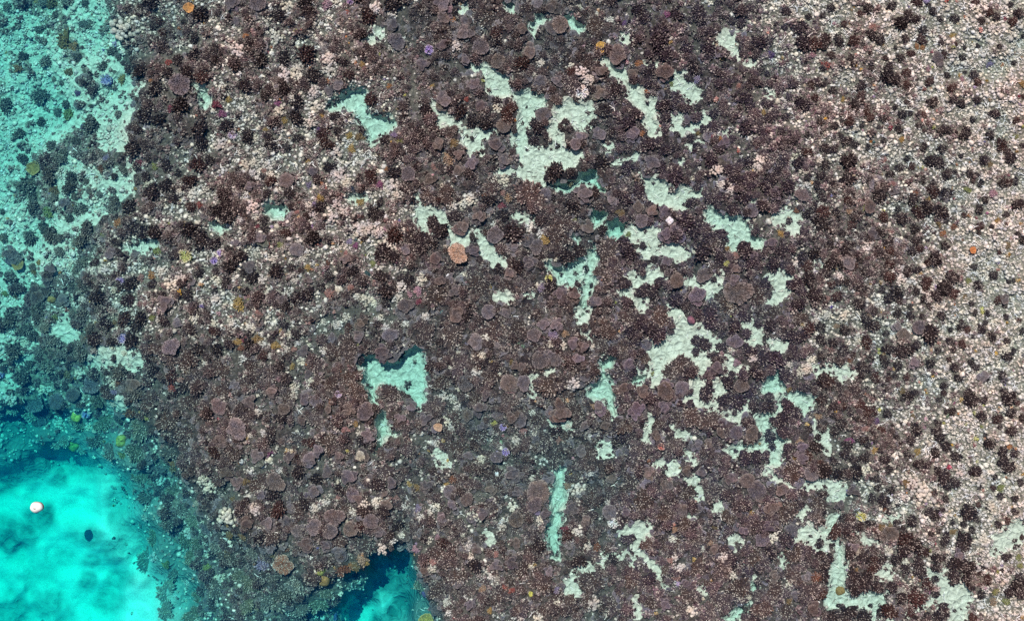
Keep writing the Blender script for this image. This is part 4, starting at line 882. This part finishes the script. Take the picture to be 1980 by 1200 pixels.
def colour_of(k, it):
    """surface colour, lightened in deeper water for its veil, and its words"""
    def j(c, s=0.12):
        b = 1 + RND.uniform(-1.3 * s, 1.3 * s)
        return tuple(max(0.01, q * b * (1 + RND.uniform(-.035, .035))) for q in c)
    x = it['x']
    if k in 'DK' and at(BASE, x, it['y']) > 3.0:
        return j((.33, .31, .25), .15), 'dull grey-green'  # paler in the deep: the water's veil painted into the colour
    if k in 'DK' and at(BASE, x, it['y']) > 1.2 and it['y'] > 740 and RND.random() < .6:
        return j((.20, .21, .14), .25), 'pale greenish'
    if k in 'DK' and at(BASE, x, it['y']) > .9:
        return j((.16, .145, .12), .35), 'grey-brown'  # lagoon corals paler: veil of the water put into their colour
    if k == 'D':
        if 1200 < x < 1560: return j((.060, .043, .054), .2), 'purplish brown'
        return (j((.040, .027, .028), .2), 'dark brown') if RND.random() < 0.8 else (j((.068, .032, .027), .2), 'reddish brown')
    if k == 'K':
        return (j((.105, .070, .060), .18), 'brown') if RND.random() < 0.7 else (j((.115, .085, .082), .15), 'greyish brown')
    if k == 'T':
        q = RND.random()
        if 1200 < x < 1560 and q < 0.7: return j((.115, .094, .108), .18), 'purplish grey'
        return (j((.130, .111, .115), .22), 'mauve grey') if q < 0.66 else (j((.128, .100, .088), .2), 'dusty brown') if q < 0.97 else (j((.145, .108, .104), .12), 'dusty pink')
    if k == 'P':
        q = RND.random()
        return (j((.50, .465, .365), .12), 'cream') if q < 0.55 else (j((.48, .43, .37), .12), 'pale grey') if q < 0.88 else (j((.50, .44, .38), .1), 'pinkish cream')
    c = COLOURS[it['c']]; g = sum(c) / 3; q = .0 if it['f'] == 's' else .12 if it['f'] in 'pm' else .24
    return j(tuple(((1 - q) * v + q * g) * (.95 if it['f'] in 'pms' else .86) for v in c), 0.08), COLNAME.get(it['c'], it['c'])

def empty(name, loc):
    o = bpy.data.objects.new(name, None); COL.objects.link(o); o.location = loc; o.empty_display_size = 0.2
    return o
def put(name, me, loc, scale, rot, col, parent=None):
    o = bpy.data.objects.new(name, me); COL.objects.link(o)
    if parent is not None:
        o.parent = parent
    o.location = loc; o.scale = scale; o.rotation_euler = rot; o.color = (*col, 1)
    return o

ANTLER = [antler_mb(800 + s, 0.0).mesh('branch') for s in range(6)]
GROUP = {'D': 'bushy corals of the reef', 'K': 'thicket corals of the reef', 'T': 'plate corals of the reef', 'P': 'pale finger corals of the reef', 'b': 'coloured branching corals',
         'p': 'coloured cup corals', 't': 'coloured table corals', 'm': 'boulder corals', 's': 'open staghorn corals'}
NOUN = {'D': 'bushy coral', 'K': 'thicket coral', 'T': 'plate coral', 'P': 'finger coral', 'b': 'branching coral', 'p': 'cup coral', 't': 'table coral', 'm': 'boulder coral', 's': 'staghorn coral'}
SIZES = {'D': (11.3, 14), 'K': (17, 23), 'T': (12.6, 16.3), 'P': (10.1, 13.1), 'b': (6.5, 9)}
LAB = []
for k, it in PLACED:
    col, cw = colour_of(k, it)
    x, y, R = it['x'], it['y'], it['r'] / PXM
    rz = RND.uniform(0, 6.283); name = KINDNAME[k]
    tiers = 1
    if k in ('T', 'p', 't'):
        h = (0.09 + 0.20 * R) * RND.uniform(0.7, 1.3)
        px, py, pz = place(x, y, 0.0)
        top = pz + h
        tilt = (RND.uniform(-0.09, 0.05), RND.uniform(-0.07, 0.07), rz)
        if k == 'T' and it['r'] >= 15.5:
            root = empty(name, (px, py, pz)); tiers = 2 if it['r'] < 20 else 3
            put('plate', RND.choice(PMESH['T']), (0, 0, top - pz), (R * .96, R * .92, R), tilt, col, root)
            for q in range(1, tiers):
                a = RND.uniform(3.6, 5.8); d = R * RND.uniform(0.35, 0.6); s = R * RND.uniform(0.62, 0.85)
                put('shelf', RND.choice(PMESH['T']), (math.cos(a) * d, math.sin(a) * d, (top - pz) * (0.62 - 0.16 * q)), (s, s * .9, s), (RND.uniform(-0.12, 0.0), 0.05, rz + q), tuple(c * RND.uniform(0.75, 1.05) for c in col), root)
        else:
            root = put(name, RND.choice(PMESH[k]), (px, py, top), (R, R * RND.uniform(.86, 1), R), tilt, col)
    elif k == 's':
        px, py, pz = place(x, y, 0.02)
        root = empty(name, (px, py, pz))
        n = 9
        put('base', PMESH['m'][0], (0, 0, -.05), (R * .72, R * .72, R * .22), (0, 0, rz), tuple(c * .7 for c in col), root)
        for q in range(n):
            put('branch', ANTLER[q % len(ANTLER)], (0, 0, 0.02 * q), (R, R, R * .7), (0, 0, rz + q * 6.283 / n + RND.uniform(-.2, .2)), tuple(c * RND.uniform(.85, 1.1) for c in col), root)
    else:
        px, py, pz = place(x, y, 0.0)
        hs = {'D': 1.0, 'K': 0.95, 'P': 1.0, 'b': 0.95, 'm': 0.9}[k]
        hz = R * hs * RND.uniform(.85, 1.15)
        if k == 'K': hz = min(hz, 0.75) * (.5 if at(BASE, x, y) > 3 else 1)
        pz = pz - 0.02
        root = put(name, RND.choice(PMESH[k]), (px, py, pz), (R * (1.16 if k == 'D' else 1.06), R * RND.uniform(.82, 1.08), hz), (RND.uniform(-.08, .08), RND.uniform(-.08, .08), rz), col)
    root['category'] = 'coral'; root['group'] = GROUP[k]
    it['col'] = col
    lo, hi = SIZES.get(k, (8, 12))
    size = 'small' if it['r'] < lo else 'large' if it['r'] > hi else 'medium'
    if k == 'T' and tiers > 1: size = {2: 'two-tiered', 3: 'three-tiered'}[tiers]
    best = min((l for l in LM), key=lambda l: (math.hypot(l[0] - x, l[1] - y) if math.hypot(l[0] - x, l[1] - y) > it['r'] * 0.75 + 3 else 1e6))
    dx, dy = best[0] - x, best[1] - y
    d = math.hypot(dx, dy)
    s = ('right of', 'upper right of', 'above', 'upper left of', 'left of', 'lower left of', 'below', 'lower right of')[int(round(math.atan2(dy, -dx) / (math.pi / 4))) % 8]
    LAB.append((root, size, cw, NOUN[k], s, best[2], d))
seen = {}
for t in LAB:
    seen.setdefault(t[1:6], []).append(t)
ORD = ['nearest', 'second nearest', 'third nearest', 'fourth nearest', 'fifth nearest', 'sixth nearest', 'seventh nearest', 'eighth nearest', 'ninth nearest', 'tenth nearest', 'eleventh nearest', 'twelfth nearest']
for key, l in seen.items():
    l.sort(key=lambda t: t[6])
    size, cw, noun, s, lm = key
    side = s
    for q, t in enumerate(l):
        t[0]['label'] = (ORD[q] + ' ' if len(l) > 1 else '') + '%s %s %s %s %s' % (size, cw, noun, side, lm)

# ------------------------------------------------------------------ the white buoy on the turquoise water
def make_buoy():
    px, py = (72.5 - 990) / PXM, (600 - 979.5) / PXM
    m, nt, b = mat('buoy_paint')
    pos = N(nt, 'ShaderNodeTexCoord').outputs['Object']
    n1 = tex(nt, 'ShaderNodeTexNoise', 5.0, pos, Detail=5.0).outputs['Fac']
    nt.links.new(ramp(nt, n1, [(0.35, (.86, .84, .80)), (0.6, (.84, .80, .76)), (0.75, (.62, .48, .42))]), b.inputs['Base Color'])
    b.inputs['Roughness'].default_value = 0.55
    m2, nt2, b2 = mat('waterline_growth'); b2.inputs['Base Color'].default_value = (.30, .13, .08, 1)
    m3, nt3, b3 = mat('buoy_iron'); b3.inputs['Base Color'].default_value = (.35, .30, .27, 1); b3.inputs['Metallic'].default_value = 0.6
    def lathe(name, prof, mtl, parent, sides=28, lump=0.0):
        rnd = random.Random(3); v, f = [], []
        ph = [rnd.uniform(0, 6.28) for _ in range(4)]
        for r, z in prof:
            for i in range(sides):
                a = 2 * math.pi * i / sides
                k = r * (1 + lump * (math.sin(3 * a + ph[0]) + 0.8 * math.sin(5 * a + ph[1]) + .6 * math.sin(2 * a + ph[2])))
                v.append((k * math.cos(a) * 1.08, k * math.sin(a) * .94, z))
        for q in range(len(prof) - 1):
            for i in range(sides):
                f.append((q * sides + i, q * sides + (i + 1) % sides, (q + 1) * sides + (i + 1) % sides, (q + 1) * sides + i))
        f.append(tuple(range(sides))[::-1]); f.append(tuple((len(prof) - 1) * sides + i for i in range(sides)))
        me = bpy.data.meshes.new(name); me.from_pydata(v, [], f)
        me.polygons.foreach_set('use_smooth', [True] * len(me.polygons)); me.materials.append(mtl)
        o = bpy.data.objects.new(name, me); COL.objects.link(o); o.parent = parent
        return o
    root = empty('mooring_buoy', (px, py, 0.0))
    root['label'] = 'white rounded mooring buoy floating on the turquoise deep water'; root['category'] = 'buoy'
    R = 0.37
    prof = [(R * math.cos(math.radians(e)), R * 0.8 * math.sin(math.radians(e)) + 0.10) for e in range(-20, 89, 9)]
    lathe('float_body', prof, m, root, lump=0.03)
    lathe('growth_band', [(R * .45, -.2), (R * .93, -.10), (R * 1.0, -.02), (R * 1.0, 0.02), (R * .96, .03)], m2, root, lump=0.03)
    v, f = [], []
    for i in range(16):
        for j in range(8):
            a, b_ = 2 * math.pi * i / 16, 2 * math.pi * j / 8
            v.append(((.06 + .014 * math.cos(b_)) * math.cos(a), .014 * math.sin(b_), .43 + (.06 + .014 * math.cos(b_)) * math.sin(a)))
    f = [(i * 8 + j, ((i + 1) % 16) * 8 + j, ((i + 1) % 16) * 8 + (j + 1) % 8, i * 8 + (j + 1) % 8) for i in range(16) for j in range(8)]
    me = bpy.data.meshes.new('mooring_ring'); me.from_pydata(v, [], f); me.materials.append(m3)
    o = bpy.data.objects.new('mooring_ring', me); COL.objects.link(o); o.parent = root
make_buoy()

# ------------------------------------------------------------------ the countless small corals between them
def arrays(mb):
    tri = []
    for q in mb.f:
        for a in range(1, len(q) - 1):
            tri.append((q[0], q[a], q[a + 1]))
    col = np.array([c if not isinstance(c, tuple) else sum(c) / 3 for c in mb.col], np.float32)
    return np.array(mb.v, np.float32), np.array(tri, np.int32), np.array(mb.tip, np.float32), col
def small_bushy(seed, n=10):
    rnd = random.Random(seed); mb = MB()
    for i in range(n):
        rr = math.sqrt((i + 0.3) / n) * .85; a = i * 2.39996 + rnd.uniform(-.4, .4)
        z = .75 * math.sqrt(max(.05, 1 - rr * rr)) * rnd.uniform(.7, 1.15)
        mb.branch((math.cos(a) * rr * .45, math.sin(a) * rr * .45, -.2), (math.cos(a) * rr, math.sin(a) * rr, z), .36, .20, 4, 0.0, 1.1 * rnd.random() ** 4, .38, rnd.uniform(.65, 1.3))
    return mb
def small_knob(seed):
    rnd = random.Random(seed); mb = MB()
    mb.knob((0, 0, .15), .95, rnd, 7, .75, .2, 1.0, .2)
    return mb
def small_cluster(seed):
    rnd = random.Random(seed); mb = MB()
    for i in range(5):
        a = i * 1.2566 + rnd.uniform(-.4, .4); r = 0 if i == 0 else rnd.uniform(.4, .65)
        mb.knob((math.cos(a) * r, math.sin(a) * r, .1 + rnd.uniform(0, .25)), rnd.uniform(.34, .52), rnd, 5, 1.0, .3, rnd.uniform(.8, 1.15), .2)
    return mb
TB = [arrays(small_bushy(900 + s)) for s in range(10)]
TK = [arrays(small_knob(920 + s)) for s in range(8)]
TC = [arrays(small_cluster(940 + s)) for s in range(8)]

def carpet(name, label, items, templates):
    """ONE mesh of many small corals. items: x, y, radius (px), rgb, height factor"""
    if not len(items):
        return
    n = len(items)
    xs = np.array([i[0] for i in items]); ys = np.array([i[1] for i in items]); rs = np.array([i[2] for i in items]) / PXM
    rgb = np.array([i[3] for i in items]); hf = np.array([i[4] for i in items])
    px, py, pz = place(xs, ys)
    pz = pz - 0.01
    which = RNG.integers(0, len(templates), n); ang = RNG.uniform(0, 2 * np.pi, n)
    sx = rs * RNG.uniform(.85, 1.25, n); sy = rs * RNG.uniform(.8, 1.1, n)
    V, F, TI, CO = [], [], [], []; off = 0
    for t, (tv, tf, tt, tc) in enumerate(templates):
        I = np.nonzero(which == t)[0]
        if not len(I): continue
        ca, sa = np.cos(ang[I])[:, None], np.sin(ang[I])[:, None]
        x, y = tv[None, :, 0] * sx[I][:, None], tv[None, :, 1] * sy[I][:, None]
        P = np.stack([px[I][:, None] + x * ca - y * sa, py[I][:, None] + x * sa + y * ca, pz[I][:, None] + tv[None, :, 2] * (rs * hf)[I][:, None]], -1)
        V.append(P.reshape(-1, 3)); F.append((tf[None] + (off + np.arange(len(I)) * len(tv))[:, None, None]).reshape(-1, 3)); off += len(I) * len(tv)
        TI.append(np.tile(tt, len(I)))
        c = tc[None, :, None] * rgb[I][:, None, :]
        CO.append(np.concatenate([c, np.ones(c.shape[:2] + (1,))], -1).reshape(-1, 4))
    V = np.concatenate(V).astype(np.float32); F = np.concatenate(F).astype(np.int32); TI = np.concatenate(TI).astype(np.float32); CO = np.concatenate(CO).astype(np.float32)
    me = bpy.data.meshes.new(name)
    me.vertices.add(len(V)); me.vertices.foreach_set('co', V.ravel())
    me.loops.add(F.size); me.loops.foreach_set('vertex_index', F.ravel())
    me.polygons.add(len(F)); me.polygons.foreach_set('loop_start', np.arange(len(F), dtype=np.int32) * 3)
    me.update(calc_edges=True)
    me.attributes.new('tip', 'FLOAT', 'POINT').data.foreach_set('value', TI)
    me.attributes.new('col', 'FLOAT_COLOR', 'POINT').data.foreach_set('color', CO.ravel())
    me.materials.append(CORAL)
    o = bpy.data.objects.new(name, me); COL.objects.link(o)
    o['kind'] = 'stuff'; o['label'] = label; o['category'] = 'coral'

OCC = np.zeros(GX.shape, bool)
for k, it in PLACED + LEFT:
    f = {'T': .52, 'K': .6, 'D': .92, 'P': .7, 's': .3}.get(k, .9) * it['r']
    a0, a1 = int((it['y'] - f - MY0) / STEP), int((it['y'] + f - MY0) / STEP) + 2
    b0, b1 = int((it['x'] - f - MX0) / STEP), int((it['x'] + f - MX0) / STEP) + 2
    a0, b0 = max(a0, 0), max(b0, 0)
    OCC[a0:a1, b0:b1] |= (GX[a0:a1, b0:b1] - it['x']) ** 2 + (GY[a0:a1, b0:b1] - it['y']) ** 2 < f * f

def scatter():
    sp = 6.5
    X, Y = np.meshgrid(np.arange(-100, 2080, sp), np.arange(-100, 1300, sp * .87))
    X = X + (np.arange(X.shape[0])[:, None] % 2) * sp * .5
    x = (X + RNG.uniform(-.42, .42, X.shape) * sp).ravel(); y = (Y + RNG.uniform(-.42, .42, X.shape) * sp).ravel()
    n = len(x)
    sd, op = at(SD, x, y), at(OPEN, x, y)
    occ = OCC[((y - MY0) / STEP).round().astype(int), ((x - MX0) / STEP).round().astype(int)]
    base = at(BASE, x, y)
    u = RNG.uniform(0, 1, n)
    keep = ~occ
    keep &= (u > smooth(sd, -7, 7)) | ((u < .03) & (sd < 25))
    clump = at(N20, x, y) * .6 + at(N45, x, y) * .5
    dens = np.where(op > 0, np.where(base > 2.2, np.clip(.42 - at(DEEPD, x, y) / 75 + .35 * clump, .012, .95) * (y > 700) + .6 * (y <= 700), np.clip(.46 + .85 * clump, .05, 1)), 1.0)
    keep &= RNG.uniform(0, 1, n) < dens
    x, y, sd, op, base, clump = (a[keep] for a in (x, y, sd, op, base, clump))
    thin = (at(TONEMAP, x, y) < .36) & (RNG.uniform(0, 1, len(x)) < .6)
    x, y, sd, op, base, clump = (a[~thin] for a in (x, y, sd, op, base, clump))
    n = len(x)
    tone = at(TONEMAP, x, y) + .20 * at(N20, x, y) + .10 * at(N8, x, y) + .07 * at(N45, x, y) + RNG.uniform(-.16, .16, n)
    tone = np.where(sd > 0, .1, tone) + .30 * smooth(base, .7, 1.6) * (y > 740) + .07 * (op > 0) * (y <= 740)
    L = dict(pale=[], cluster=[], mid=[], dark=[], hue=[])
    names = list(COLOURS); w = np.array([.9 if c in ('salmon', 'apricot', 'ochre', 'rust', 'gold', 'pink', 'lilac', 'cream') else .35 if c in ('lime', 'crimson', 'orange', 'mauve') else .08 for c in names]); w /= w.sum()
    hue = RNG.choice(len(names), n, p=w); q = RNG.uniform(0, 1, n); r = RNG.uniform(2.0, 4.6, n) * (1 + .55 * (RNG.uniform(0, 1, n) > .86))
    j = RNG.uniform(.58, 1.36, n); j2 = RNG.uniform(-.07, .07, n)
    for i in range(n):
        c = None
        pur = 1.12 if 1180 < x[i] < 1580 else 1.0
        if q[i] < .022:
            m = COLOURS[names[hue[i]]]; L['hue'].append((x[i], y[i], r[i] * 1.05, tuple(v * .85 * j[i] for v in m), .85)); continue
        if tone[i] > .46:
            c = (.61 * j[i], .545 * j[i], (.455 + .35 * j2[i]) * j[i])
            L['cluster' if q[i] < .45 else 'pale'].append((x[i], y[i], r[i] * (1.1 if q[i] < .45 else .92), c, .75))
        elif tone[i] > .27:
            c = ((.165 + .3 * j2[i]) * j[i], .115 * j[i], .108 * pur * j[i])
            L['mid'].append((x[i], y[i], r[i] * (1.5 if tone[i] < .36 else 1.15), c, .8))
        else:
            c = (.050 * j[i], .032 * j[i], .031 * pur * pur * j[i])
            if op[i] > 0: c = tuple(2.2 * v for v in c)  # over open bottom the water's veil is put into the dark tone
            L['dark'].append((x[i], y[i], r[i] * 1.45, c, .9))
    # thicker cushions and little plates that overlap where the living cover is dense
    sp = 13.2
    X, Y = np.meshgrid(np.arange(-90, 2070, sp), np.arange(-90, 1290, sp * .87))
    x = (X + RNG.uniform(-.5, .5, X.shape) * sp).ravel(); y = (Y + RNG.uniform(-.5, .5, X.shape) * sp).ravel()
    tone = at(TONEMAP, x, y) + .16 * at(N20, x, y) + .10 * at(N45, x, y)
    occ = OCC[((y - MY0) / STEP).round().astype(int), ((x - MX0) / STEP).round().astype(int)]
    ok = (tone < .36) & (at(SD, x, y) < -5) & (at(OPEN, x, y) < 2) & (at(DEEPD, x, y) < -25) & ~occ
    L['cushion'], L['platelet'] = [], []
    for a, b in zip(x[ok], y[ok]):
        j = RNG.uniform(.6, 1.35); pur = 1.12 if 1180 < a < 1580 else 1.0; rr = RNG.uniform(5, 10) * (1.5 if RNG.uniform() < .22 else 1)
        if RNG.uniform() < .5:
            L['platelet'].append((a, b, rr * 1.05, (.145 * j, .122 * j, .124 * pur * j), RNG.uniform(.3, 1.0)))
        else:
            L['cushion'].append((a, b, rr, (.098 * j, .070 * j, .068 * pur * j), RNG.uniform(.7, 1.4)))
    # white sticks added to imitate caustic light lines on the rubble flat
    m = 16000
    x, y = RNG.uniform(-60, 2040, m), RNG.uniform(-60, 1260, m)
    occ = OCC[((y - MY0) / STEP).round().astype(int), ((x - MX0) / STEP).round().astype(int)]
    ok = ~occ & (at(SD, x, y) < 0) & (RNG.uniform(0, 1, m) < np.clip((at(TONEMAP, x, y) + .15 * at(N45, x, y) - .36) * 3.2, .03, 1)) & (at(BASE, x, y) < 3)
    L['stick'] = [(a, b, RNG.uniform(3.2, 7.5), (.80, .76, .68), .55) for a, b in zip(x[ok], y[ok])]
    m = 9000
    x, y = RNG.uniform(-60, 2040, m), RNG.uniform(-60, 1260, m)
    ok = (at(SD, x, y) > -3) & (at(BASE, x, y) < 3)
    L['caustic_shard'] = [(a, b, RNG.uniform(2.6, 6.5), (.86, .83, .74) if RNG.uniform() < .8 else (.25, .21, .17), .5) for a, b in zip(x[ok], y[ok])]  # pale shards imitate caustic lines on the sand; dark ones are real bits
    return L
def sticks(seed):
    rnd = random.Random(seed); mb = MB()
    a = Vector((-1, rnd.uniform(-.3, .3), .45)); b = Vector((rnd.uniform(-.3, .2), rnd.uniform(-.25, .25), .75)); c = Vector((1, rnd.uniform(-.5, .5), .55))
    mb.branch(a, b, .13, .12, 4, 0, 0, .95, 1); mb.branch(b, c, .12, .08, 4, 0, 0, 1, 1)
    mb.branch(b, b + Vector((.35, rnd.choice((-1, 1)) * .6, .1)), .10, .07, 4, 0, 0, 1, 1)
    return mb
L = scatter()
for k, it in LEFT:
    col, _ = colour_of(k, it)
    L['hue' if k == 'b' else 'cluster' if k == 'P' else 'mid' if k == 'T' else 'bush'] = L.get('hue' if k == 'b' else 'cluster' if k == 'P' else 'mid' if k == 'T' else 'bush', []) + [(it['x'], it['y'], it['r'], col, .9)]
carpet('pale_knob_cover', 'countless pale rounded coral knobs covering the reef', L['pale'], TK)
carpet('pale_finger_cover', 'countless pale finger corals covering the reef', L['cluster'], TC)
carpet('mauve_coral_cover', 'countless small mauve grey corals covering the reef', L['mid'], TB)
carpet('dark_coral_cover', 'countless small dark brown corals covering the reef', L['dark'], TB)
carpet('low_cushion_cover', 'overlapping low brown cushion corals on the reef top', L['cushion'], [arrays(m) for m in PROTO['D']])
carpet('small_plate_cover', 'overlapping small mauve plate corals on the reef top', L['platelet'], [arrays(plate_mb(970 + s, 50, .12, .06, .7, .35, .18, .12)) for s in range(4)] + [arrays(rosette_mb(990 + s)) for s in range(5)])
carpet('sand_caustic_shards', 'pale shards added as caustic light lines on the pool sand, with dark bits', L['caustic_shard'], [arrays(sticks(1080 + s)) for s in range(8)])
carpet('caustic_sticks', 'white sticks added as caustic light lines over the pale rubble', L['stick'], [arrays(sticks(980 + s)) for s in range(8)])
carpet('coloured_coral_cover', 'tiny scattered orange, pink and lilac corals', L['hue'], TB)
carpet('bushy_coral_cover', 'many smaller dark bushy corals among the pale rubble', L.get('bush', []), [arrays(m) for m in PROTO['D']])
taken = set()
for x, y, phrase in LM:
    c = [(math.hypot(it['x'] - x, it['y'] - y), i) for i, (k, it) in enumerate(PLACED) if it['k'] == 'C' and i not in taken]
    d, i = min(c)
    if d < 9 and ' coral' in phrase + ' coral' and not any(w in phrase for w in ('pool', 'sand ', 'pair', 'corals', 'trench', 'sandy')):
        taken.add(i)
        p = phrase[4:]
        LAB[i][0]['label'] = p if len(p.split()) > 3 else p + ' among its duller neighbours'
print('counts', {k: len(v) for k, v in L.items()}, 'placed', len(PLACED))
